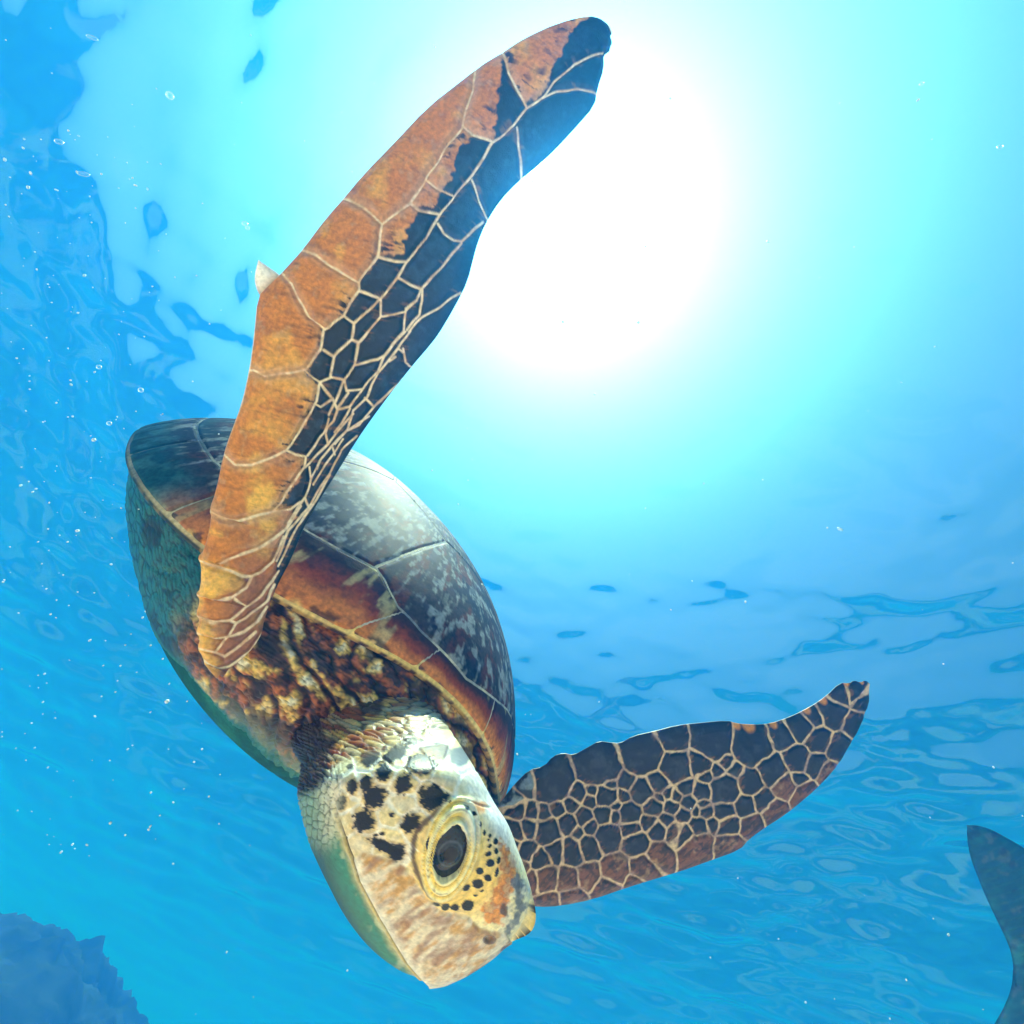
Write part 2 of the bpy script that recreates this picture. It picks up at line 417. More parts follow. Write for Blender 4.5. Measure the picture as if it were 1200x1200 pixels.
NF_MAIN = [  # seams of the leading row, then of the small dark scales
 [(588, 66), (594, 96), (614, 136)], [(558, 82), (556, 94), (554, 118), (546, 140), (542, 158)],
 [(706, 64), (670, 84), (648, 106), (636, 122), (614, 138), (600, 156), (576, 176), (554, 212), (532, 238), (517, 258), (500, 288), (476, 318), (468, 332), (448, 356), (418, 382)],
 [(634, 124), (650, 116), (676, 111), (698, 112)],
 [(542, 160), (526, 180), (502, 216), (482, 248), (450, 272), (446, 308), (424, 338), (424, 346), (406, 373), (382, 391), (378, 414), (360, 438), (376, 450), (372, 470), (356, 498), (342, 520), (336, 527)],
 [(402, 236), (428, 252), (450, 272)], [(354, 296), (374, 306), (392, 320), (424, 338)], [(330, 321), (346, 338), (356, 358), (368, 376), (382, 389)],
 [(290, 434), (312, 442), (340, 440), (360, 437)], [(260, 531), (276, 544), (296, 544), (316, 536), (336, 527), (346, 532), (358, 533)],
 [(245, 598), (260, 607), (280, 609), (304, 602), (320, 598), (340, 596), (352, 587)],
 [(258, 658), (270, 652), (290, 645), (316, 634), (336, 618), (352, 592)],
 [(231, 654), (248, 662), (268, 668), (283, 673), (295, 674), (307, 668), (320, 656), (333, 627)],
 [(230, 697), (248, 702), (272, 698), (288, 687), (295, 675)], [(275, 699), (288, 708)],
 [(230, 721), (250, 729), (270, 725), (288, 709), (307, 695), (320, 680), (327, 668)],
 [(270, 726), (277, 729), (268, 743), (252, 763)], [(277, 729), (298, 715), (313, 702), (322, 684)],
 [(230, 742), (252, 747), (267, 744), (287, 740), (303, 727), (312, 710)],
 [(231, 760), (252, 763), (263, 768), (283, 755), (300, 740)], [(235, 771), (253, 782), (270, 780), (293, 763), (307, 743)],
 [(482, 248), (492, 256), (516, 260)], [(500, 222), (514, 231), (530, 237)], [(542, 158), (552, 168), (576, 175)],
 [(446, 309), (464, 314), (478, 315)], [(424, 347), (446, 355)], [(468, 332), (494, 344)], [(514, 270), (520, 280), (532, 287), (540, 288), (552, 276), (566, 262)],
 [(604, 158), (608, 184), (612, 216)], [(552, 218), (560, 240), (574, 262)], [(540, 290), (516, 320), (495, 344), (490, 356), (476, 370), (464, 373), (449, 374)],
 [(448, 357), (449, 374), (424, 403), (418, 428), (406, 446), (396, 466), (386, 486)], [(408, 375), (418, 382), (416, 400), (394, 419), (388, 444), (376, 450)],
 [(416, 400), (424, 403)], [(382, 414), (394, 420)], [(388, 443), (404, 446)], [(418, 429), (444, 422), (454, 416), (476, 390)],
 [(490, 356), (478, 366), (474, 390), (452, 418), (444, 436), (426, 456), (408, 458), (406, 446)], [(496, 344), (496, 356), (492, 372), (478, 388)],
 [(540, 344), (518, 361), (494, 375), (480, 390)], [(482, 389), (468, 410), (444, 438), (430, 466), (414, 480), (408, 502), (392, 520)],
 [(474, 410), (476, 424), (482, 430)], [(428, 466), (438, 476)], [(472, 444), (438, 476), (420, 498), (406, 504)],
 [(426, 456), (410, 476), (396, 480), (390, 468), (376, 478), (370, 474)], [(376, 450), (388, 466)], [(410, 460), (396, 478)],
 [(396, 480), (392, 492), (384, 500), (382, 508)], [(410, 478), (402, 494), (392, 506)], [(468, 410), (474, 414)], [(458, 424), (464, 420)],
 [(358, 533), (356, 546), (342, 566), (328, 588), (320, 598)], [(360, 532), (380, 508), (386, 490)], [(357, 546), (384, 520), (398, 502), (414, 484)],
 [(382, 506), (384, 520)], [(362, 546), (364, 560), (358, 580), (350, 592), (338, 612)], [(364, 560), (376, 538), (388, 522), (406, 504), (432, 488)],
 [(367, 566), (380, 546), (394, 526), (402, 514)], [(358, 582), (362, 594), (338, 620), (324, 656)], [(362, 594), (372, 576), (386, 554), (400, 528), (418, 510)],
 [(326, 662), (348, 616), (372, 584), (386, 556)], [(372, 548), (376, 538)], [(388, 522), (392, 532)],
]
NF_BROWN = [(690, 24), (664, 50), (650, 86), (634, 118), (614, 136), (594, 96), (588, 78), (582, 128), (577, 172), (554, 172), (534, 190), (530, 220), (514, 236), (512, 254), (494, 258), (478, 280), (474, 306), (448, 309), (424, 338), (424, 346), (406, 374), (382, 390), (378, 414), (360, 438), (374, 452), (370, 470), (356, 498), (340, 520), (336, 527), (356, 536), (352, 560), (330, 588), (345, 592), (350, 600), (336, 618), (322, 652), (325, 665), (322, 690), (318, 705), (310, 735), (306, 750), (285, 775), (258, 800), (225, 790), (225, 600), (270, 440), (290, 330), (400, 220), (500, 110), (600, 40), (680, 10)]
BROWN_EDGE = NF_BROWN[:41]
def warp_px(P, amp, sc, seed):
    return P + amp * (np.stack([vnoise(P / sc, seed), vnoise(P / sc, seed + 3)], -1) - .5) * 2
def paint_near(P):
    Q = warp_px(P, 1.2, 15.0, 40)
    d = seg_dist(Q, NF_MAIN)
    wd = np.where(P[:, 1] > 600, 1.15, 1.0) * (0.8 + 0.6 * vnoise(P / 22, 3))
    seam = 1 - sstep(0.55 * wd, 1.75 * wd, d)
    br = soft_in(P, NF_BROWN, 1.6, 50, 5.0, 6.0)
    de = seg_dist(P, [BROWN_EDGE])
    # streak coordinates: along and across the blade
    ang = np.interp(P[:, 1], [40, 250, 330, 450, 800], [-0.75, -0.85, -1.0, -1.25, -1.5])
    u = P[:, 0] * np.cos(ang) + P[:, 1] * np.sin(ang); v = -P[:, 0] * np.sin(ang) + P[:, 1] * np.cos(ang)
    n1 = fbm(P / 34., 4, 60); n2 = fbm(np.stack([u / 7., v / 30.], -1), 4, 61); n3 = fbm(P / 11., 4, 62); n4 = fbm(np.stack([u / 4., v / 18.], -1), 3, 63)
    c = mix(C_ORANGE, C_BROWN, sstep(.44, .80, .5 * n2 + .5 * n3) * .7)
    c = mix(c, C_YEL, sstep(.50, .72, n1) * (.40 + .45 * sstep(480, 600, P[:, 1])))
    c = mix(c, lin(214, 176, 130), sstep(.56, .78, n3) * .3)
    c = mix(c, lin(60, 30, 22), sstep(.66, .80, n4) * .3)
    pu = lin(124, 76, 62)
    c = mix(c, pu, sstep(560, 720, P[:, 1]) * sstep(258, 300, P[:, 0] + (P[:, 1] - 640) * .2) * .75)
    # grey pale margin along the seams, dark ink near the dark scales
    c = mix(c, lin(190, 150, 116), (1 - sstep(2, 13, d)) * .5 * (P[:, 1] < 640))
    ink = (1 - sstep(6, 26, de)) * sstep(.55, .64, fbm(np.stack([u / 6.5, v / 15.], -1), 4, 64)) * sstep(.40, .56, fbm(P / 30., 2, 65)) * (P[:, 1] < 600)
    c = mix(c, lin(40, 24, 22), ink)
    dk = mix(C_DARK, lin(40, 62, 78), sstep(.45, .75, n3) * .6)
    dk = mix(dk, lin(120, 84, 64), sstep(.63, .75, n2) * (1 - sstep(3, 9, d)) * .8)
    c = mix(dk, c, br)
    c = mix(c, mix(C_SEAM, lin(204, 150, 104), sstep(.4, .7, n3) * .7), seam)
    led = seg_dist(P, [NF_LEAD]); c = mix(c, lin(246, 226, 186), (1 - sstep(.6, 2.6, led)) * sstep(560, 420, P[:, 1]))  # pale skin of the leading edge, with its bright rim light painted in
    rel = 0.0021 * sstep(0.4, 6, d) - 0.0004 + 0.0006 * (n3 - .5) + 0.0012 * (n1 - .5)
    return c, rel, None
NF_Z = ([0, .2, .45, .6, .8, 1], [.385, .365, .345, .340, .345, .355]), ([0, .2, .45, .6, .8, 1], [.385, .370, .360, .370, .375, .365])
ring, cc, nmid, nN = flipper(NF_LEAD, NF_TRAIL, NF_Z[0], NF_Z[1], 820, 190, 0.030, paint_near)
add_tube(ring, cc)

# ------------------------------------------------------------------ far (left) fore flipper
FF_TOP = [(1019, 801), (1014, 797), (1008, 800), (1001, 797), (995, 801), (984, 800), (968, 816), (950, 828), (926, 840), (902, 848), (884, 849), (864, 848), (852, 844), (818, 847), (792, 850), (766, 857), (742, 862), (727, 871), (715, 870), (702, 868), (688, 876), (672, 885), (660, 882), (648, 886), (638, 898), (620, 902), (602, 920), (588, 938), (560, 975)]
FF_BOT = [(1019, 801), (1017, 824), (1006, 854), (992, 877), (982, 895), (962, 918), (942, 936), (920, 954), (892, 972), (876, 984), (866, 996), (832, 1008), (802, 1019), (772, 1028), (730, 1041), (696, 1053), (656, 1061), (630, 1062), (600, 1058), (572, 1020), (560, 975)]
_b_, _m_, _s_, _t_ = 17, 9, 4, 2
FF_SEEDS = [(646, 912, 16, 0), (700, 894, 18, 0), (750, 880, 18, 0), (787, 864, 10, 0), (832, 866, 17, 0), (878, 872, 17, 0), (914, 862, 9, 0), (935, 852, 9, 0), (952, 838, 6, 0), (972, 834, 11, 0), (982, 816, 6, 0), (1000, 814, 5, 0), (1006, 822, 5, 0), (998, 846, 7, 0), (978, 876, 9, 0), (615, 915, 6, 2), (600, 935, 4, 2),
 (789, 896, 13, 0), (816, 892, 8, 0), (954, 866, 9, 0), (928, 886, 10, 0), (900, 900, 12, 0), (874, 914, 10, 0), (844, 922, 14, 0), (950, 892, 7, 0), (914, 918, 9, 1), (888, 934, 7, 0), (868, 940, 8, 0), (844, 946, 9, 0), (850, 962, 8, 0), (930, 910, 3, 0),
 (847, 891, 3, 0), (856, 900, 4, 0), (837, 902, 3, 0), (823, 907, 3, 0), (818, 924, 7, 0), (799, 919, 5, 0), (802, 936, 5, 0), (810, 946, 2, 0), (820, 938, 2, 0), (823, 948, 4, 0), (797, 950, 5, 0), (829, 960, 3, 0), (814, 962, 6, 0), (794, 974, 9, 0),
 (812, 992, 14, 1), (852, 990, 12, 1), (876, 965, 9, 1), (904, 950, 9, 1), (938, 930, 9, 1), (968, 904, 7, 1),
 (768, 914, 7, 0), (749, 924, 9, 0), (731, 913, 4, 0), (726, 929, 3, 0), (718, 940, 2, 0), (708, 929, 8, 0), (676, 927, 4, 0), (688, 934, 3, 0), (669, 940, 3, 0), (652, 946, 3, 0), (636, 950, 3, 0), (621, 949, 3, 0), (606, 947, 4, 0), (681, 952, 7, 0), (662, 960, 8, 0), (640, 968, 11, 0), (618, 964, 6, 0), (604, 969, 6, 0), (704, 950, 7, 0), (718, 952, 4, 0), (734, 950, 10, 0), (735, 964, 8, 0), (689, 963, 5, 0), (674, 970, 4, 0), (708, 974, 11, 0), (668, 990, 10, 0), (686, 986, 10, 0), (648, 989, 8, 0), (630, 998, 8, 0), (616, 990, 8, 0),
 (761, 942, 7, 0), (756, 959, 6, 0), (766, 968, 7, 0), (742, 982, 10, 0), (788, 972, 8, 0), (782, 942, 5, 0), (777, 956, 4, 0), (788, 929, 3, 0), (778, 926, 3, 0), (769, 931, 2, 0), (712, 915, 2, 0), (692, 924, 2, 0),
 (638, 1022, 10, 1), (662, 1024, 9, 1), (688, 1020, 10, 1), (718, 1014, 12, 1), (708, 1034, 9, 1), (752, 1012, 12, 1), (768, 998, 11, 1), (642, 1053, 8, 1), (668, 1048, 8, 1), (620, 1024, 8, 1), (606, 1010, 8, 1), (594, 985, 8, 0), (588, 1030, 8, 1), (742, 1030, 6, 1)]
def paint_far(P):
    S = np.array(FF_SEEDS, float); Q = warp_px(P, 1.3, 7.0, 70)
    D = np.hypot(Q[:, None, 0] - S[None, :, 0], Q[:, None, 1] - S[None, :, 1]) - S[None, :, 2]
    o = np.argpartition(D, 1, axis=1)[:, :2]; a = np.take_along_axis(D, o, 1)
    k = np.where(a[:, 0] < a[:, 1], o[:, 0], o[:, 1]); d = np.abs(a[:, 1] - a[:, 0]) * 0.5
    kind = S[k, 3]
    n2 = fbm(P / 9., 4, 71); n3 = fbm(np.stack([(P[:, 0] + P[:, 1]) / 4, (P[:, 0] - P[:, 1]) / 14], -1), 3, 72)
    dk = mix(lin(14, 22, 30), lin(52, 60, 66), sstep(.5, .8, n2) * .6)
    dk = mix(dk, lin(120, 78, 48), sstep(.6, .72, n3) * (1 - sstep(2, 7, d)) * .7)
    br = mix(lin(116, 70, 42), lin(70, 44, 30), sstep(.4, .7, n3)); br = mix(br, lin(165, 130, 95), sstep(.6, .75, n2) * .5)
    br = mix(br, lin(22, 20, 20), sstep(.56, .64, fbm(P / 6., 3, 73)) * sstep(20, 0, np.abs(S[k, 1] - P[:, 1] - 6)) * .7)
    c = np.where((kind == 1)[:, None], br, dk)
    c = np.where((kind == 2)[:, None], mix(lin(120, 135, 140), lin(40, 44, 46), sstep(.4, .6, n2)), c)
    wid = 1.0 + 1.2 * sstep(915, 870, P[:, 1]) * (P[:, 0] < 770) + .2
    seam = 1 - sstep(.5 * wid, 1.35 * wid, d)
    c = mix(c, mix(lin(214, 180, 138), lin(160, 130, 110), sstep(.4, .7, n2)), seam)
    # orange notches between the scales of the trailing edge near the tip
    for (x, y, r) in ((862, 848, 6), (876, 848, 9), (905, 848, 5), (944, 831, 5), (963, 820, 5), (991, 800, 4), (1009, 799, 3)):
        c = mix(c, lin(226, 140, 34), (1 - sstep(.5, 1.1, np.hypot((P[:, 0] - x) / r, (P[:, 1] - y) / r / 1.2))) * .9)
    return c, 0.0024 * sstep(.3, 4.5, d) - .0006 + .0008 * (n2 - .5), None
FF_Z = ([0, .4, 1], [.64, .60, .555]), ([0, .4, 1], [.64, .585, .535])
ring, cc, fmid, fN = flipper(FF_BOT, FF_TOP, FF_Z[1], FF_Z[0], 560, 170, 0.026, paint_far)
add_tube(ring, cc)

# ------------------------------------------------------------------ shell frame (fitted pose)
SR = np.array([[0.43179373, 0.53509755, 0.72610246], [0.1906756, 0.73267046, -0.65332749], [-0.88158777, 0.42055274, 0.21433246]])  # columns: forward, left, dorsal
SC = np.array([-0.31149178, 0.15559521, 0.82762571])
SL, SW, SH, SP, SA = 0.885, 0.742, 0.2275, 0.150, 0.090
WARP = np.array([(170, 478, 6, -2), (404, 543, 0, 0)], float)     # (x, y, dx, dy) silhouette corrections
def shell_cam(P):
    Q = P @ SR.T + SC
    return Q
def wrapdeg(p): return (p + np.pi) % (2 * np.pi) - np.pi
def plan(ph):
    x, y = np.cos(ph), np.sin(ph)
    return SL / 2 * x, SW / 2 * y * (1 + 0.10 * x - 0.05 * x * x)
def rim_z(ph): return SA * np.exp(-(wrapdeg(ph) / 0.55) ** 2)
def carapace_pt(r, ph):
    X, Y = plan(ph)
    ser = 1 + 0.006 * np.sin(11 * ph) * sstep(.8, 1, r)
    z = rim_z(ph) * r ** 3 + SH * np.clip(1 - r ** 2.3, 0, 1) ** 0.75
    return np.stack([X * r * ser, Y * r * ser, z], -1)
RHO_M = 0.80
MARG = np.radians(np.array([-171, -153, -135, -117, -98, -80, -63, -46, -17.5, -8, 8, 24, 45, 66, 85, 104, 121, 138, 155, 171.5]))
VC_SEEDS = np.array([(.78, .0), (.24, 0), (-.02, 0), (-.30, 0), (-.60, 0), (.52, .37), (.52, -.36), (.13, .60), (.13, -.60), (-.26, .56), (-.26, -.56), (-.58, .36), (-.58, -.36)])
VC_R = np.array([.02, .05, .05, .05, .02, .0, .0, .05, .05, .05, .05, .0, .0])
_mp = np.radians([-180, -100, -55, -40, -34, -21, -15, -10, 0, 8, 22, 40, 60, 100, 180]); _mr = [.86, .90, .925, .905, .90, .892, .943, .957, .968, .950, .905, .895, .90, .90, .86]
def scute_field(r, ph, lr, lp):
    """scute id, distance to the seam in metres, fraction across a marginal (lr, lp: metres per unit of r and ph)"""
    p = wrapdeg(ph)
    q = p + np.radians(6) * (1 - r) / .1 * np.exp(-((p + .22) / .25) ** 2) * -1
    k = np.searchsorted(MARG, q); k = np.where(k == len(MARG), 0, k)
    dphi = np.abs(wrapdeg(q[..., None] - MARG)).min(-1) * lp
    rho_m = np.interp(p, _mp, _mr) + .004 * np.cos(p * 10)
    dm = np.abs(r - rho_m) * lr
    marg = r > rho_m
    x, y = r * np.cos(p), r * np.sin(p)
    D = np.hypot(x[..., None] - VC_SEEDS[:, 0], y[..., None] - VC_SEEDS[:, 1]) - VC_R
    o = np.argsort(D, -1)[..., :2]; a = np.take_along_axis(D, o, -1)
    dv = (a[..., 1] - a[..., 0]) * .5 * .42
    sid = np.where(marg, 100 + k, o[..., 0]); d = np.where(marg, np.minimum(dphi, dm), np.minimum(dv, dm))
    frac = np.clip((r - rho_m) / (1 - rho_m), 0, 1); frac = 1 - (1 - frac) ** .75
    return sid, d, frac
NR, NP = 380, 1080
rr = 1 - (1 - np.linspace(0.02, 1, NR)) ** 1.7
pp = np.linspace(-np.pi, np.pi, NP, endpoint=False)
RR, PP = np.meshgrid(rr, pp, indexing='ij')
CG = carapace_pt(RR, PP)
_lr = np.linalg.norm(np.gradient(CG, rr, axis=0), axis=-1); _lp = np.linalg.norm(np.roll(CG, -1, 1) - CG, axis=-1) / (pp[1] - pp[0])
sid, sd, sfrac = scute_field(RR + .0025 * (fbm(CG * 60, 3, 5) - .5), PP + .010 * (fbm(CG * 50, 3, 6) - .5), _lr, _lp)
CN = grid_normals(CG, True)
if CN[..., 2].mean() < 0: CN = -CN
def carapace_color():
    P = CG; g = np.stack([PP * 30, RR * 14], -1)
    n1 = fbm(P * 65, 5, 80); n2 = fbm(g, 4, 81); n3 = fbm(P * 140, 4, 82); n4 = fbm(P * 18, 3, 83); n5 = fbm(g * 2.2, 3, 87)
    c = mix(lin(34, 42, 52), lin(62, 50, 50), sstep(.42, .62, n4))
    c = mix(c, lin(104, 44, 26), sstep(.48, .60, n2) * sstep(.40, .60, n4) * .7)
    c = mix(c, lin(150, 150, 142), sstep(.52, .61, .5 * n1 + .5 * n5) * .75)
    c = mix(c, lin(16, 20, 28), sstep(.56, .64, n3) * .6)
    t = sfrac + .25 * (n1 - .5)
    mg = mix(lin(58, 34, 32), lin(140, 58, 28), sstep(.18, .55, t)); mg = mix(mg, lin(212, 124, 52), sstep(.5, .82, t)); mg = mix(mg, lin(226, 190, 104), sstep(.9, 1.02, t))
    mg = mix(mg, lin(200, 180, 120), sstep(.62, .72, n2) * .6); mg = mix(mg, lin(40, 30, 32), sstep(.56, .64, n3) * (1 - t) * .8)
    mg = mix(mg, lin(34, 26, 24), sstep(.6, .66, fbm(P * 90, 3, 84)) * sstep(.8, .92, t) * .8)
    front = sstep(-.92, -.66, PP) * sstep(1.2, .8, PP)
    teal_cast = mix(lin(24, 70, 74), lin(50, 96, 96), sstep(.4, .65, n1)); teal_cast = mix(teal_cast, lin(10, 34, 40), sstep(.55, .65, n2) * .6)  # green-blue light cast on the shell's sides, painted into the colour
    mg = mix(mix(c, teal_cast, sstep(.1, .6, t)), mg, front)
    c = np.where((sid >= 100)[..., None], mg, mix(c, teal_cast, sstep(-.95, -1.3, PP) * sstep(.75, .95, RR) * .6))
    return c
CC = carapace_color()
seam_c = mix(lin(214, 196, 160), lin(120, 120, 118), sstep(.4, .7, fbm(CG * 25, 3, 85)))
seam_c = mix(seam_c, lin(30, 84, 84), (1 - np.exp(-((wrapdeg(PP + .15)) / .8) ** 2)) * sstep(.85, .97, RR))  # the same painted cast over the side seams
seam_c = mix(seam_c, lin(232, 196, 110), sstep(.985, .998, RR) * np.exp(-((wrapdeg(PP + .15)) / .62) ** 2))
def turtle_shell():
    base = CG + CN * 0.0
    # lip that curls under the rim
    X, Y = plan(pp)
    lip = []
    for k, (f, dz) in enumerate(((1.001, -.0018), (.998, -.0036), (.99, -.0052), (.96, -.004), (.90, .004), (.84, .02))):
        z = rim_z(pp) + dz; ser = 1 + 0.006 * np.sin(11 * pp)
        lip.append(np.stack([X * f * ser, Y * f * ser, z], -1))
    G = np.concatenate([base, np.array(lip)], 0)
    fr_ = np.exp(-((wrapdeg(pp + .15)) / .62) ** 2)
    cl = np.repeat(mix(lin(22, 70, 68), mix(lin(196, 150, 78), lin(84, 54, 34), sstep(.45, .6, fbm(np.stack([pp * 60, pp * 0], -1), 3, 88))), fr_)[None], len(lip), 0)  # side lip carries the painted teal cast too
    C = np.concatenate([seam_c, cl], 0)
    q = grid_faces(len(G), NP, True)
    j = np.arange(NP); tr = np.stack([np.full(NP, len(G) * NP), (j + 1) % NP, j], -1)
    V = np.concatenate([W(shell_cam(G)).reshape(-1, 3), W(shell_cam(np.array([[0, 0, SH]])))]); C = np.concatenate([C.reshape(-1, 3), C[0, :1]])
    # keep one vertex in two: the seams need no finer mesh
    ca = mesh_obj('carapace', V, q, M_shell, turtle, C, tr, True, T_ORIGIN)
    ca['label'] = 'domed brown and grey shell with pale seams'
    # scutes: each its own raised plate, diving under the seam at its edge
    h = 0.0014 * sstep(0.0003, .0040, sd) - 0.00028 + 0.0010 * (fbm(CG * 45, 3, 86) - .5) * sstep(.002, .02, sd)
    h = h - .0016 * sstep(.997, 1.0, RR)
    SV = W(shell_cam(CG + CN * h[..., None])).reshape(-1, 3)
    Q = grid_faces(NR, NP, True)
    qs = sid.reshape(-1)[Q]
    fl = CC.reshape(-1, 3)
    for s in np.unique(sid):
        f = Q[(qs == s).any(1)]
        u, inv = np.unique(f, return_inverse=True)
        hh = SV[u]
        mesh_obj('scute', hh, inv.reshape(-1, 4), M_shell, ca, fl[u], None, True, T_ORIGIN)
turtle_shell()

# ------------------------------------------------------------------ plastron and the skin between the shells
def plast_pt(r, ph):
    X, Y = plan(ph)
    return np.stack([X * r * .93, Y * r * .85, -SP * np.clip(1 - r ** 5, 0, 1) ** .9], -1)
def turtle_plastron():
    n, m = 90, 360; r = np.linspace(.02, .985, n); ph = np.linspace(-np.pi, np.pi, m, endpoint=False)
    R_, P_ = np.meshgrid(r, ph, indexing='ij'); G = plast_pt(R_, P_)
    x, y = R_ * np.cos(P_), R_ * np.sin(P_)
    d = np.minimum(np.abs(y), np.abs((x * 3.2 + .3) - np.round(x * 3.2 + .3)) / 3.2)
    G[..., 2] += .002 * (1 - sstep(.004, .015, d))
    n1 = fbm(G * 14, 4, 90)
    n6 = fbm(np.stack([P_ * 40, R_ * 8], -1), 4, 92)
    c = mix(lin(16, 84, 76), lin(40, 118, 100), sstep(.4, .65, n1)); c = mix(c, lin(10, 70, 72), sstep(.50, .66, fbm(G * 30, 4, 91)) * .6); c = mix(c, lin(12, 60, 60), sstep(.55, .68, n6) * .5)  # teal of blue-lit shade painted over the cream belly plate
    c = mix(c, lin(20, 70, 66), 1 - sstep(.002, .008, d))
    q = grid_faces(n, m, True); j = np.arange(m); tr = np.stack([np.full(m, n * m), j, (j + 1) % m], -1)
    V = np.concatenate([W(shell_cam(G)).reshape(-1, 3), W(shell_cam(np.array([[0, 0, -SP]])))])
    o = mesh_obj('plastron', V, q[:, ::-1], M_shell, turtle, np.concatenate([c.reshape(-1, 3), c[0, :1]]), tr, True, T_ORIGIN)
    o['label'] = 'belly plate with its green shade painted in'
turtle_plastron()
def side_m(P_): return np.where(wrapdeg(P_) < 0, sstep(.50, .62, -wrapdeg(P_)), sstep(.8, 1.1, wrapdeg(P_)))
def turtle_torso():
    n, m = 200, 1000; v = np.linspace(0, 1, n); ph = np.linspace(-np.pi, np.pi, m, endpoint=False)
    V_, P_ = np.meshgrid(v, ph, indexing='ij')
    X, Y = plan(P_)
    top = np.stack([X * .965, Y * .965, rim_z(P_) - .006], -1)
    bot = plast_pt(.87 - .08 * sstep(.45, .8, np.abs(wrapdeg(P_))), P_)
    out = np.stack([X / SL * 2, Y / SW * 2, 0 * X], -1)
    f = np.exp(-(wrapdeg(P_) / .62) ** 2)
    b = .012 + .030 * np.exp(-((wrapdeg(P_) + .42) / .30) ** 2) + .05 * np.exp(-((wrapdeg(P_) - .5) / .3) ** 2) + .02 * f
    G = top * (1 - V_)[..., None] + bot * V_[..., None] + out * (4 * V_ * (1 - V_) * b)[..., None]
    N = grid_normals(G, True)
    if (N * out).sum(-1).mean() < 0: N = -N
    # folds that run from the shoulder to the neck, and small leathery scales
    tp = to_px(shell_cam(G))
    fold_d = tp[..., 0] * .62 - tp[..., 1] * .35 + 46 * fbm(tp / 46., 4, 95)
    fold = np.abs(((fold_d / 21.) % 1) - .5) * 2
    F1, F2, ID = worley(np.stack([tp[..., 0] * .8 - tp[..., 1] * .3, tp[..., 0] * .3 + tp[..., 1] * .8], -1) / np.array([9., 6.]), 33)
    Fa, Fb, _i = worley(np.stack([tp[..., 0] * .95 - tp[..., 1] * .12, tp[..., 0] * .12 + tp[..., 1] * .95], -1) / np.array([4.2, 17.]) + .6 * (np.stack([vnoise(tp / 15., 34), vnoise(tp / 15., 35)], -1) - .5), 36)
    cell = np.where(side_m(P_) > .5, sstep(.02, .3, Fb - Fa), sstep(.02, .25, F2 - F1))
    side = np.where(wrapdeg(P_) < 0, sstep(.50, .62, -wrapdeg(P_)), sstep(.8, 1.1, wrapdeg(P_)))
    G = G + N * (.004 * sstep(0, .6, fold) * f + np.where(side > .5, .0007, .0016) * cell + .004 * (fbm(G * 35, 3, 96) - .5))[..., None]
    n1 = fbm(tp / 20., 4, 97); n2 = fbm(tp / 8., 4, 98); n3 = fbm(tp / 45., 3, 99)
    c = mix(lin(70, 32, 18), lin(176, 92, 34), sstep(.42, .58, n2))
    c = mix(c, lin(240, 196, 92), sstep(.47, .58, n1) * sstep(.25, .55, fold))
    c = mix(c, lin(238, 230, 196), sstep(.60, .70, n1) * sstep(.35, .7, fold) * .9)
    c = mix(c, lin(20, 12, 12), (1 - sstep(.05, .32, fold)) * .9)
    c = mix(c, lin(30, 16, 14), sstep(.55, .66, n3) * .85)
    c = mix(c, c * .35, 1 - cell)
    low = sstep(.62, .9, V_)
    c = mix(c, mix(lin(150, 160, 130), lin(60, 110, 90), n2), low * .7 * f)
    teal = mix(lin(8, 46, 50), lin(28, 98, 98), sstep(.35, .7, cell * .6 + n2 * .5)); teal = mix(teal, lin(6, 16, 20), sstep(.58, .66, n3) * .8)  # flank shade in water-filtered light, painted as teal skin
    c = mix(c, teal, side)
    c = mix(c, mix(lin(16, 84, 76), lin(40, 118, 100), n2), sstep(.84, .95, V_))  # painted belly shade carried onto the lower skin
    q = grid_faces(n, m, True)
    V = W(shell_cam(G)).reshape(-1, 3); V4 = V[q]; nn = np.cross(V4[:, 1] - V4[:, 0], V4[:, 3] - V4[:, 0])
    ow = (W(out + 0) @ np.eye(3)).reshape(-1, 3)[q[:, 0]] if False else (V4[:, 0] - W(shell_cam(np.zeros((1, 3)))))
    if (nn * ow).sum(1).mean() < 0: q = q[:, ::-1]
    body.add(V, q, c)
turtle_torso()

# ------------------------------------------------------------------ hind flippers: short paddles trailing behind the shell
def hind_flipper(sy):
    n, m = 90, 80; s = np.linspace(0, 1, n); b = np.linspace(0, 2 * np.pi, m, endpoint=False)
    cx = -.30 - .30 * s; cyy = sy * (.16 + .10 * s + .05 * s * s); cz = -.03 - .05 * s
    wd = catmull(np.array([0, .2, .5, .8, .95, 1.0]), np.array([.045, .055, .078, .070, .035, .004]), s); th = np.interp(s, [0, .3, 1], [.030, .016, .003])
    ax = np.array([.35, sy * -.9, .0]); ax /= np.linalg.norm(ax); az = np.array([0., 0., 1.])
    G = np.stack([cx, cyy, cz], -1)[:, None] + ax * (wd[:, None] * np.cos(b))[..., None] + az * (th[:, None] * np.sin(b))[..., None]
    F1, F2, ID = worley(np.stack([np.repeat(s[:, None], m, 1) * 14, np.cos(b)[None] * wd[:, None] * 55], -1), 37)
    c = mix(lin(24, 60, 62), lin(60, 96, 92), ID); c = mix(lin(170, 160, 130), c, sstep(.04, .12, F2 - F1))
    add_tube(shell_cam(G), c)
hind_flipper(1); hind_flipper(-1)

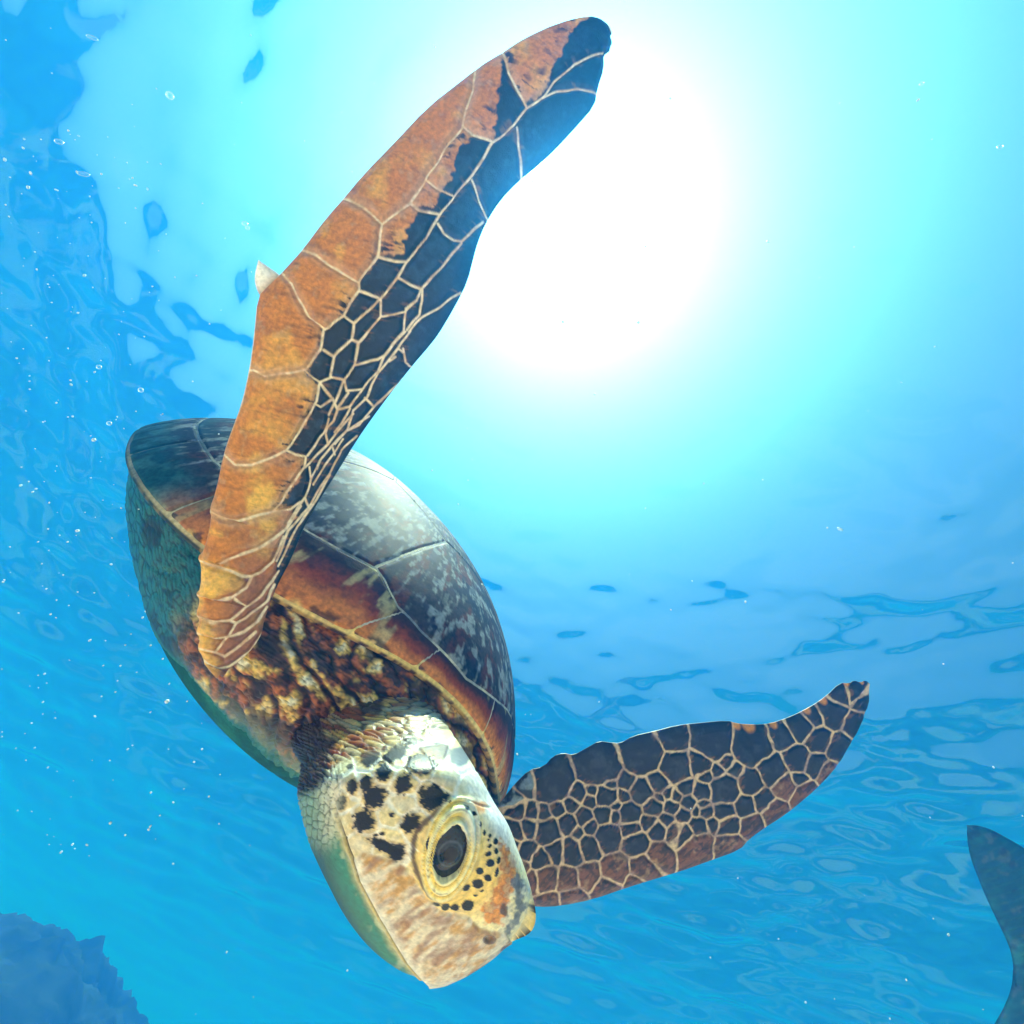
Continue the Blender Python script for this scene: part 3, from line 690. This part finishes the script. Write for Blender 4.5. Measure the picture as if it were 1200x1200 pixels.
# ------------------------------------------------------------------ neck and head
HEAD_ST = [  # dorsal x, y, ventral x, y, depth, half width (m)
 (462, 770, 300, 810, .640, .080), (492, 806, 328, 846, .550, .080), (522, 848, 350, 884, .450, .076), (546, 884, 362, 910, .375, .071), (563, 912, 359, 934, .330, .066), (580, 946, 359, 960, .320, .062), (594, 968, 363, 988, .316, .060), (606, 996, 374, 1016, .314, .057), (616, 1022, 387, 1044, .312, .053), (621, 1046, 400, 1070, .311, .048), (617, 1070, 414, 1092, .310, .042), (606, 1090, 432, 1114, .309, .035), (592, 1107, 454, 1133, .308, .029), (573, 1124, 474, 1145, .307, .024), (550, 1139, 490, 1150, .306, .017), (526, 1151, 500, 1155, .306, .007)]
JAW = [(386, 930), (398, 968), (408, 998), (414, 1012), (420, 1032), (440, 1070), (460, 1104), (476, 1130), (490, 1146), (500, 1156)]
BEAK = [(414, 1006), (424, 1000), (446, 1003), (468, 1011), (486, 1030), (502, 1050), (520, 1068), (548, 1072), (562, 1088), (592, 1094)]
SPOTS = [(464, 883, 15, 8, -25), (434, 888, 12, 9, -20), (450, 905, 8.5, 9.5, 20), (429, 918, 7, 9.5, 20), (413, 921, 5.5, 9, 5), (400, 940, 6, 8, 10), (439, 934, 12.5, 11, -30), (494, 896, 17, 12, 0), (472, 919, 9, 11, 20), (507, 934, 15, 14, 0), (426, 962, 12.5, 12.5, 0), (481, 964, 11, 9, -30), (459, 955, 3, 3, 0), (452, 992, 18, 6, 24), (466, 1000, 7, 11, 30), (448, 977, 3, 2.5, 0), (440, 979, 3, 2, 0), (410, 898, 4, 3, 0), (398, 910, 3, 3, 0), (451, 878, 4, 4, 0), (484, 870, 13, 4, -5),
 (541, 948, 5, 3, 30), (550, 955, 3, 2.4, 30), (557, 965, 2, 3, 0), (562, 974, 2.3, 3, 0), (569, 978, 2, 2.6, 0), (576, 985, 3, 4, -15), (567, 982, 1.6, 1.6, 0), (569, 989, 2.6, 2.4, 0), (577, 996, 2.6, 4, -20), (568, 998, 4, 3.2, 0), (571, 1009, 6, 4.6, 30), (581, 1007, 2.6, 4, 0), (580, 1020, 2.4, 6, 5), (560, 1017, 5.5, 4, 45), (570, 1026, 6, 4, 45), (559, 1033, 7.5, 6.3, 30), (546, 1037, 5, 5, 0), (564, 1042, 2.5, 1.8, -30), (557, 1048, 2.4, 1.5, 0),
 (512, 1055, 5, 4, 30), (522, 1060, 5.4, 6, 0), (533, 1062, 6, 4.6, 20), (548, 1060, 8, 7, -10)]
HSEEDS = [s[:2] for s in SPOTS[:14]] + [(510, 880), (538, 888), (525, 912), (548, 925), (540, 960), (470, 945), (420, 990), (405, 965), (385, 925), (456, 985), (396, 895), (508, 862)]
EYE = np.array([525.5, 993.0]); EYE_ROT = math.radians(12)
def eye_uv(P):
    d = P - EYE; c, s = math.cos(EYE_ROT), math.sin(EYE_ROT)
    return d[..., 0] * c + d[..., 1] * s, -d[..., 0] * s + d[..., 1] * c
def almond(P):
    u, v = eye_uv(P)
    return np.where(np.abs(v) < 31, np.abs(u) / (15.5 * np.maximum(1 - (np.abs(v) / 31.5) ** 3.0, .02)), 9.) , np.hypot(u / 15.5, v / 31.0)
def head_paint(P, S, TH):
    """P: side-view coordinates (N,2); S: 0 neck .. 1 beak; TH: 0 dorsal .. pi ventral"""
    n1 = fbm(P / 16., 4, 110); n2 = fbm(P / 6., 4, 111); n3 = fbm(P / 40., 3, 112)
    x, y = P[:, 0], P[:, 1]
    rel = np.zeros(len(P))
    d8 = 1 - TH / np.pi          # 1 dorsal .. 0 ventral
    # ---- base of the scaled head
    c = mix(lin(226, 212, 176), lin(246, 226, 166), sstep(.4, .6, n1) * sstep(.25, .5, d8))
    eyed = np.hypot((x - 540) / 75., (y - 1010) / 80.)
    c = mix(c, lin(250, 202, 92), (1 - sstep(.55, 1.05, eyed)) * .85)
    c = mix(c, lin(236, 232, 228), sstep(.70, .86, d8) * sstep(1030, 960, y) * sstep(880, 910, y) * .9)  # white of the sunlit crown side painted into the colour
    # seams between head scales
    SD = np.array(HSEEDS, float); Q = warp_px(P, 2.0, 10., 113)
    D = np.hypot(Q[:, None, 0] - SD[None, :, 0], Q[:, None, 1] - SD[None, :, 1]); D.sort(1)
    sm = (D[:, 1] - D[:, 0]) * .5
    onscale = sstep(868, 884, y + .22 * (x - 460)) * (eyed > .62) * (D[:, 0] < 34)
    c = mix(c, lin(206, 168, 92), (1 - sstep(.35, .75, np.abs(D[:, 0] / 20. - .75))) * .30 * onscale)
    c = mix(c, lin(244, 238, 220), (1 - sstep(1.0, 2.6, sm)) * .8 * onscale)
    rel -= .0007 * (1 - sstep(.0, 2.2, sm)) * onscale
    # grey brown crown scales
    for (cx, cyy, rx, ry, cl) in ((510, 880, 22, 12, lin(104, 86, 82)), (538, 886, 13, 14, lin(92, 96, 104))):
        q = np.hypot((x - cx) / rx, (y - cyy) / ry) + .5 * (n2 - .5)
        c = mix(c, cl, (1 - sstep(.75, 1.0, q)) * .9)
    # orange and dark blotches on the snout side
    OR = [(586, 985), (596, 1000), (603, 1020), (600, 1040), (596, 1064), (588, 1084), (570, 1082), (562, 1066), (576, 1054), (578, 1040), (584, 1020), (583, 1000)]
    c = mix(c, mix(lin(176, 74, 22), lin(232, 150, 62), sstep(.35, .65, n2)), soft_in(P, OR, 3.0, 114, 9.0, 7.0) * (.55 + .45 * sstep(.35, .5, n2)))
    c = mix(c, lin(226, 138, 52), (1 - sstep(.5, 1.1, np.hypot((x - 556) / 14, (y - 948) / 9) + .8 * (n2 - .5))) * .8)
    DG = [(606, 1022), (612, 1040), (618, 1060), (610, 1080), (598, 1098), (592, 1094), (602, 1072), (604, 1050), (598, 1036)]
    c = mix(c, mix(lin(58, 60, 68), lin(130, 130, 132), n2), soft_in(P, DG, 3.0, 115, 8.0, 6.0) * .9)
    c = mix(c, lin(60, 44, 40), (1 - sstep(.6, 1.0, np.hypot((x - 591) / 6, (y - 1066) / 9) + .9 * (n2 - .5))) * .8)
    # black spots with ragged edges
    sp = np.zeros(len(P))
    rag = .55 * (fbm(P / 3.2, 3, 116) - .5) * 2
    for i, (sx, sy, a, b, r) in enumerate(SPOTS):
        if i < 21: a, b = a * 1.14, b * 1.14
        k = np.where((np.abs(x - sx) < a + b + 6) & (np.abs(y - sy) < a + b + 6))[0]
        r = math.radians(r); dx, dy = x[k] - sx, y[k] - sy
        u, v = dx * math.cos(r) + dy * math.sin(r), -dx * math.sin(r) + dy * math.cos(r)
        q = np.hypot(u / a, v / b) + rag[k] * (.75 if i < 21 else .28)
        sp[k] = np.maximum(sp[k], 1 - sstep(.84, 1.04, q))
        if i < 17: c[k] = mix(c[k], lin(196, 150, 66), (1 - sstep(1.0, 1.5, q)) * .45)
    brk = np.where(np.hypot(x - 494, y - 896) < 22, sstep(.36, .50, n2), 1) 
    c = mix(c, lin(14, 18, 24), sp * brk); c = mix(c, lin(96, 54, 42), sp * (1 - brk) * .95)
    rel += .0004 * sp
    # dark rim left of the eye
    rimd = seg_dist(P, [[(516, 948), (506, 955), (497, 964), (488, 975), (484, 988), (484, 1002), (488, 1018), (496, 1034), (506, 1046)]])
    c = mix(c, lin(70, 44, 36), (1 - sstep(1.5, 4.5, rimd + 3.5 * (n2 - .5))) * .9)
    # ---- beak sheath
    bk = soft_in(P, BEAK + [(600, 1110), (560, 1170), (490, 1170)] + JAW[::-1][:7], 2.2, 117, 2.5, 9.0)
    st = fbm(np.stack([(x * .8 - y * .6) / 16., (x * .6 + y * .8) / 6.], -1), 4, 118)
    bc = mix(lin(226, 208, 176), lin(204, 152, 84), sstep(.36, .74, st)); bc = mix(bc, lin(150, 104, 84), sstep(.46, .74, fbm(np.stack([(x * .8 - y * .6) / 26., (x * .6 + y * .8) / 9.], -1), 3, 119)) * .7)
    bc = mix(bc, lin(238, 230, 206), (1 - sstep(2, 16, seg_dist(P, [JAW]))) * .8)
    bc = mix(bc, lin(96, 70, 58), sstep(.55, .7, st) * sstep(.74, .9, d8) * .8)
    c = mix(c, bc, bk)
    bd = seg_dist(P, [BEAK]); rel += np.where(bk > .5, .0011 * sstep(0, 3.5, bd), 0)
    # nostril
    nq = np.hypot((x - 573) / 6.0, (y - 1099) / 4.2); c = mix(c, lin(90, 64, 58), (1 - sstep(.8, 1.2, np.abs(nq - 1) * 3)) * .7); rel -= .003 * (1 - sstep(.3, 1.1, nq))
    # ---- lower jaw and throat: green-teal shade painted into the colour
    jaw = inside(P, JAW + [(470, 1190), (330, 1100), (330, 950)])
    jd = seg_dist(P, [JAW]); jd = np.minimum(jd, 60)
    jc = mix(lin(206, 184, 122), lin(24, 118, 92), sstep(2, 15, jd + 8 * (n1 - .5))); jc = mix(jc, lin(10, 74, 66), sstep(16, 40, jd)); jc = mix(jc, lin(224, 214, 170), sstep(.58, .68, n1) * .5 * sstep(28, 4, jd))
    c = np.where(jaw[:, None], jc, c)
    groove = 1 - sstep(.6, 3.0, jd); on = sstep(925, 990, y)
    c = mix(c, lin(58, 40, 28), groove * on); rel -= .0030 * (1 - sstep(0, 4.0, jd)) * on; rel -= np.where(jaw, .0025 * sstep(0, 8, jd) * on, 0)
    # cheek skin behind the jaw: pale green with fine creases
    ck = sstep(412, 384, x + .15 * (y - 930)) * sstep(1012, 975, y)
    F1, F2, ID = worley(np.stack([x / 7. + .02 * y, y / 13. - .25 * x / 7], -1), 41); crease = 1 - sstep(.03, .18, F2 - F1)
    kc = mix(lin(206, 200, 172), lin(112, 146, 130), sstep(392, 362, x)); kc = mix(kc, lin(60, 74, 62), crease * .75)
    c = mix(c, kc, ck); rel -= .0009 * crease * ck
    # ---- neck: rows of small leathery scales
    nk = sstep(880, 862, y + .30 * (x - 470) - 26 * sstep(400, 365, x) + 6 * (n1 - .5))
    al = np.stack([(x * .97 + y * .25) / 24., (-x * .16 + y * .98 + .0016 * (x - 460) ** 2) / 4.6], -1) + .5 * (np.stack([vnoise(P / 14., 120), vnoise(P / 14., 121)], -1) - .5)
    F1, F2, ID = worley(al, 42); gap = 1 - sstep(.03, .22, F2 - F1)
    warm = sstep(520, 430, x + .3 * (y - 850))
    nc = mix(lin(168, 142, 104), lin(228, 172, 76), warm * sstep(.2, .55, ID)); nc = mix(nc, lin(196, 184, 156), (1 - warm) * ID)
    nc = mix(nc, lin(134, 62, 22), sstep(.5, .75, ID * .6 + n1 * .6) * warm)
    nc = mix(nc, lin(38, 18, 14), sstep(.54, .62, n3 + .2 * sstep(420, 360, x) + .22 * sstep(840, 790, y) + .15 * (n2 - .5)) * .92)
    nc = mix(nc, lin(40, 24, 18), gap * .9)
    c = mix(c, nc, nk); rel += nk * (.0016 * sstep(0, .3, F2 - F1) - .0008)
    # ---- eyelids: concentric folds round an almond opening
    al_, e = almond(P)
    u, v = eye_uv(P)
    eu = np.hypot(u / 15.5, v / 31.)
    lid = (eu < 1.95)
    ringc = mix(lin(247, 212, 104), lin(250, 236, 176), sstep(.2, .8, .5 + .5 * np.cos((eu - 1.0) * 14)))
    ringc = mix(ringc, lin(130, 92, 60), (1 - sstep(.0, .035, np.abs(eu - 1.42))) * .75 * (u < 8)); ringc = mix(ringc, lin(120, 84, 60), (1 - sstep(.0, .035, np.abs(eu - 1.22))) * .6)
    ringc = mix(ringc, lin(150, 108, 66), (1 - sstep(.0, .03, np.abs(eu - 1.72))) * .6)
    ringc = mix(ringc, lin(200, 206, 202), sstep(-4, -28, v) * sstep(-2, 10, u) * .6)
    spf = 1 - sstep(.6, 1., sp)
    c = mix(c, ringc, (1 - sstep(1.75, 2.0, eu)) * spf)
    c = mix(c, lin(120, 100, 84), (1 - sstep(1.0, 1.12, al_)) * (np.abs(v) < 32)); c = mix(c, lin(20, 20, 22), (1 - sstep(1.0, 1.06, al_)))
    rel += np.where(eu < 2.2, .0012 * np.cos((eu - 1.0) * 14) * sstep(2.1, 1.7, eu) * sstep(.95, 1.1, eu), 0)
    rel += .0075 * np.exp(-(eu / 1.9) ** 4)
    rel -= .020 * (1 - sstep(.95, 1.06, al_)) 
    # brow ridge
    rel += .004 * np.exp(-(((x - 566) / 26) ** 2 + ((y - 990) / 44) ** 2))
    return c, rel
def turtle_head():
    K = np.array(HEAD_ST, float); ks = np.r_[0, np.cumsum(np.hypot(*np.diff((K[:, :2] + K[:, 2:4]) / 2, axis=0).T))]; ks /= ks[-1]
    n, m = 430, 420
    s = np.linspace(0, 1, n)
    k = catmull(ks, K, s)
    D = px(k[:, 0], k[:, 1], k[:, 4]); Vv = px(k[:, 2], k[:, 3], k[:, 4])
    cen = (D + Vv) / 2; ax = (D - Vv) / 2
    near = -px(490, 1000, 1.0); near = near / np.linalg.norm(near)
    near = near + np.array([-.16, -.05, 0.]); near /= np.linalg.norm(near)
    th = np.linspace(0, 2 * np.pi, m, endpoint=False)
    ct, sn = np.cos(th), np.sin(th)
    ca = np.sign(ct) * np.abs(ct) ** .92; sa = np.sign(sn) * np.abs(sn) ** .90
    G = cen[:, None] + ax[:, None] * ca[None, :, None] + near * (k[:, 5][:, None] * sa[None])[..., None]
    # cheeks fuller, snout wedge-shaped: narrow the dorsal edge of the beak
    half = m // 2
    tp = to_px(G)
    # side-view coordinates come from the near half; the far half is its mirror twin
    idx = np.where(np.arange(m) <= half, np.arange(m), m - np.arange(m))
    P2 = tp[:, idx]; TH = np.minimum(th, 2 * np.pi - th)
    c, rel = head_paint(P2.reshape(-1, 2), np.repeat(s, m), np.tile(TH, n))
    N = grid_normals(G, True)
    if ((G - cen[:, None]) * N).sum(-1).mean() < 0: N = -N
    rel = rel.reshape(n, m)
    rel = rel + .010 * np.exp(-(((P2[..., 0] - 604) / 20) ** 2 + ((P2[..., 1] - 1072) / 22) ** 2)) * (np.arange(m) > half)[None]     # brow over the other eye
    bw = np.exp(-(((P2[..., 0] - 604) / 22) ** 2 + ((P2[..., 1] - 1074) / 24) ** 2)) * (np.arange(m) > half)[None]
    F1, F2, ID = worley(P2 / 7.5, 43); c = c.reshape(n, m, 3)
    c = mix(c, mix(lin(240, 200, 96), lin(16, 18, 22), sstep(.06, .2, F2 - F1) * (ID > .35)), sstep(.25, .5, bw))
    G2 = G + N * rel[..., None]
    add_tube(G2, c.reshape(n, m, 3))
    # eyes: one on each side
    res = []
    for sgn in (1, -1):
        M = np.hypot(P2[..., 0] - EYE[0], P2[..., 1] - EYE[1]) + 1e3 * ((np.arange(m) <= half) != (sgn > 0))[None]
        i, j = np.unravel_index(M.argmin(), M.shape)
        i = min(max(i, 2), n - 3)
        nm = N[i, j] + 0; nm = nm / np.linalg.norm(nm)
        res.append((G[i, j], nm))
    return res, near
eyes, head_near = turtle_head()
body.build('body', M_skin, turtle, T_ORIGIN)
def turtle_eye(P, nm):
    z = P[2]; RPX = 56.0; r = RPX / FPX * z
    cen = P + nm * (.0068 - r)
    n, m = 90, 72
    a = np.linspace(0.0, 1.0, n) ** 1.3 * np.pi * .62; b = np.linspace(0, 2 * np.pi, m, endpoint=False)
    t1 = np.cross(nm, [0.3, 1., 0.1]); t1 /= np.linalg.norm(t1); t2 = np.cross(nm, t1)
    A, B = np.meshgrid(np.linspace(0, 1, n), b, indexing='ij')
    A = A * np.arcsin(np.hypot(23 * np.cos(B), 36 * np.sin(B)) / RPX)      # the cap ends under the eyelids
    def cap(A, B, off): return cen + (r + off) * (np.cos(A)[..., None] * nm + np.sin(A)[..., None] * (np.cos(B)[..., None] * t1 + np.sin(B)[..., None] * t2)) + nm * (.0011 * np.exp(-(A / .22) ** 2))[..., None]
    G = cap(A, B, 0.0)
    rp = np.sin(A) * RPX
    c = mix(lin(34, 42, 52), lin(14, 18, 26), sstep(.35, .65, fbm(np.stack([np.cos(B) * 6, np.sin(B) * 6, A * 30], -1), 3, 130)))
    c = mix(c, lin(110, 120, 130), (1 - sstep(.0, 2.2, np.abs(rp - 13.5))) * .28); c = mix(c, lin(96, 104, 112), (1 - sstep(.0, .8, np.abs(rp - 9.5))) * .12); c = mix(c, lin(22, 26, 34), sstep(15, 19, rp) * .7)
    q = grid_faces(n, m, True); V = W(G).reshape(-1, 3); V4 = V[q]; nn = np.cross(V4[:, 1] - V4[:, 0], V4[:, 3] - V4[:, 0])
    if (nn * (V4[:, 0] - W(cen))).sum(1).mean() < 0: q = q[:, ::-1]
    e = mesh_obj('eye', V, q, M_eye, turtle, c, None, True, T_ORIGIN)
    # pupil: a small dark cap on the front of the eyeball
    A2, B2 = np.meshgrid(np.linspace(0, .145, 10), b, indexing='ij')
    mesh_obj('pupil', W(cap(A2, B2, .0003)), q[:9 * m], M_eye, e, np.full((10 * m, 3), .003), None, True, T_ORIGIN)
for P, nm in eyes: turtle_eye(P, nm)

# claw on the leading edge of the raised flipper
def turtle_claw():
    base = (px(302, 347, .3455) + px(330, 321, .347)) / 2; tip = px(303, 305, .338)
    ax1 = (px(330, 321, .347) - px(302, 347, .3455)) / 2; ax2 = np.cross(ax1, tip - base); ax2 = ax2 / np.linalg.norm(ax2) * .006
    n, m = 24, 24; s = np.linspace(-.35, 1, n); b = np.linspace(0, 2 * np.pi, m, endpoint=False)
    G = []
    for u in s:
        w_ = max(1 - max(u, 0) ** 1.5, .03) if u < 1 else .03
        bend = np.array([-.002, 0, 0]) * math.sin(max(u, 0) * math.pi)
        G.append(base + (tip - base) * u + bend + w_ * (ax1 * np.cos(b)[:, None] * .85 + ax2 * np.sin(b)[:, None]))
    G = np.array(G); c = np.repeat(mix(lin(190, 160, 130), lin(244, 236, 222), sstep(-.1, .35, s))[:, None], m, 1)
    q = grid_faces(n, m, True); mesh_obj('claw', W(G), q, M_horn, turtle, c, np.stack([np.full(m - 2, (n - 1) * m), (n - 1) * m + np.arange(1, m - 1), (n - 1) * m + np.arange(2, m)], -1), True, T_ORIGIN)
turtle_claw()

# ================================================================== the large fish whose tail shows at the edge
def make_fish():
    z = 1.15
    org = cam2world(px(1500, 1220, z))
    fish = bpy.data.objects.new('fish', None); col.objects.link(fish); fish.location = org.tolist()
    tag(fish, 'large dark teal fish of which only the forked tail fin shows', 'fish')
    def blade(name, A, B, n, m, th, parent, dz=0.0):
        LA = smooth_line(A, n, 2); LB = smooth_line(B, n, 2)
        t = np.linspace(0, 1, m)
        P2 = LA[:, None] * (1 - t)[None, :, None] + LB[:, None] * t[None, :, None]
        G = px(P2[..., 0], P2[..., 1], z + dz)
        w_ = np.linalg.norm(LA - LB, axis=1)[:, None]
        ray = .0012 * np.sin(P2[..., 1] * .55 + P2[..., 0] * .22)
        h = (np.minimum(th, w_ * .0003)) * np.sqrt(np.clip(4 * t * (1 - t), 0, 1))[None] + ray * np.clip(8 * t * (1 - t), 0, 1)
        N = np.array([0, 0, -1.0])
        ring = np.concatenate([G + N * h[..., None], (G - N * h[..., None])[:, ::-1][:, 1:-1]], 1)
        pn = to_px(ring)
        c = mix(lin(10, 70, 78), lin(34, 104, 104), sstep(.35, .7, fbm(pn / 26., 4, 140))); c = mix(c, lin(84, 96, 92), sstep(.6, .72, fbm(pn / 14., 4, 141)) * .5); c = mix(c, lin(6, 34, 42), sstep(.62, .7, fbm(pn / 11., 3, 142)) * .6)
        q = grid_faces(n, ring.shape[1], True)
        return mesh_obj(name, W(ring), q, M_fish, parent, c, None, True, org)
    # tail fin: leading edge over both lobes against the forked trailing edge
    up = [(1133, 967), (1146, 967), (1162, 972), (1180, 982), (1200, 993), (1232, 1020), (1270, 1070), (1310, 1130), (1345, 1165)]
    tr = [(1133, 967), (1134, 985), (1137, 1005), (1146, 1028), (1153, 1046), (1166, 1074), (1180, 1102), (1186, 1120), (1188, 1140)]
    blade('tail_fin', up, tr + [(1190, 1156)], 120, 40, .010, fish)
    lo = [(1345, 1205), (1290, 1250), (1230, 1300), (1170, 1345), (1110, 1370)]
    tl = [(1187, 1136), (1186, 1156), (1177, 1180), (1164, 1202), (1146, 1240), (1128, 1290), (1110, 1370)]
    blade('tail_fin', lo, tl, 120, 40, .010, fish, .003)
    # body: tapered peduncle to a deep trunk and blunt head
    K = np.array([(1222, 1152, 6, .006), (1275, 1164, 24, .018), (1350, 1185, 34, .030), (1480, 1205, 70, .065), (1640, 1225, 120, .115), (1820, 1240, 150, .150), (1980, 1250, 140, .145), (2110, 1258, 90, .095), (2170, 1262, 20, .02)], float)
    n, m = 120, 72; s = np.linspace(0, 1, n); k = catmull(np.linspace(0, 1, len(K)), K, s); th = np.linspace(0, 2 * np.pi, m, endpoint=False)
    C0 = px(k[:, 0], k[:, 1], z); ring = C0[:, None] + np.stack([0 * th, -np.cos(th), 0 * th], -1)[None] * (k[:, 2] / FPX * z)[:, None, None] + np.stack([0 * th, 0 * th, np.sin(th)], -1)[None] * k[:, 3][:, None, None]
    c = mix(lin(8, 62, 70), lin(70, 110, 108), sstep(.2, -.8, np.cos(th))[None] * np.ones((n, 1))); c = mix(c, lin(4, 34, 42), sstep(.55, .7, fbm(ring * 22, 4, 143)) * .5)
    mesh_obj('body', W(ring), grid_faces(n, m, True), M_fish, fish, c, None, True, org)
    blade('dorsal_fin', [(1600, 1110), (1690, 1010), (1740, 985)], [(1740, 1110), (1745, 1040), (1740, 985)], 50, 20, .006, fish)
    blade('pectoral_fin', [(1900, 1330), (1820, 1420), (1750, 1450)], [(1830, 1350), (1790, 1400), (1750, 1450)], 50, 20, .006, fish, -.1)
make_fish()

# ------------------------------------------------------------------ air bubbles and drifting specks
def bubble_material():
    m = bpy.data.materials.new('air_bubble'); m.use_nodes = True; t = m.node_tree; n = t.nodes; n.clear()
    out = n.new('ShaderNodeOutputMaterial'); mx = n.new('ShaderNodeMixShader'); fr = n.new('ShaderNodeLayerWeight'); fr.inputs['Blend'].default_value = .35
    tb = n.new('ShaderNodeBsdfTransparent'); gl = n.new('ShaderNodeBsdfGlossy'); gl.inputs['Roughness'].default_value = .15
    df = n.new('ShaderNodeBsdfTranslucent'); df.inputs['Color'].default_value = (.9, .95, .95, 1); m2 = n.new('ShaderNodeMixShader'); m2.inputs[0].default_value = .6
    t.links.new(gl.outputs[0], m2.inputs[1]); t.links.new(df.outputs[0], m2.inputs[2])
    t.links.new(fr.outputs['Facing'], mx.inputs[0]); t.links.new(tb.outputs[0], mx.inputs[1]); t.links.new(m2.outputs[0], mx.inputs[2]); t.links.new(mx.outputs[0], out.inputs['Surface'])
    return m
M_bub = bubble_material()
def make_bubbles():
    V0, F0 = icosphere(2)
    for i, (x, y, r, st) in enumerate(((199, 112, 4.2, 1.0), (287, 262, 3.0, 1.3), (290, 267, 2.4, 1.0), (69, 166, 3.4, 1.5), (98, 204, 3.6, 2.0), (108, 44, 3.2, 2.2), (165, 457, 2.8, 1.0), (116, 430, 2.6, 1.1), (128, 496, 2.6, 1.0), (1080, 98, 2.4, 1.2), (1172, 172, 3.0, 1.6))):
        z = .75 + .05 * (i % 5); P = W(px(x, y, z)); R = r / FPX * z
        V = V0 * R * np.array([1 / math.sqrt(st), 1 / math.sqrt(st), st])
        o = mesh_obj('air_bubble', V + P, None, M_bub, None, None, F0, True, P)
        lab, grp = ('small stretched pale air bubble rising through open water', 'stretched air bubbles') if st >= 1.5 else ('one of two tiny air bubbles touching each other beside the raised flipper', 'touching pair of air bubbles') if i in (1, 2) else ('tiny round pale air bubble drifting in the open water', 'round air bubbles')
        tag(o, lab, 'bubble', grp)
make_bubbles()
def make_specks():
    r = np.random.default_rng(5); V0, F0 = icosphere(0)
    bag = MeshBag(); k = 0
    while k < 420:
        if r.random() < .62: x, y = r.normal(90, 90), r.uniform(150, 1000)
        else: x, y = r.uniform(0, 1200), r.uniform(0, 1200)
        if not (-40 < x < 1240): continue
        z = r.uniform(.45, 2.4); P = W(px(x, y, z)); rad = r.lognormal(-.25, .45) / FPX * z * .95
        V = V0 * rad * r.uniform(.6, 1.4, 3) + P
        bag.add(V, None, np.tile(lin(235, 240, 235), (len(V), 1)), F0); k += 1
    o = bag.build('plankton', M_horn)
    tag(o, 'pale specks of plankton drifting in the water', kind='stuff')
make_specks()
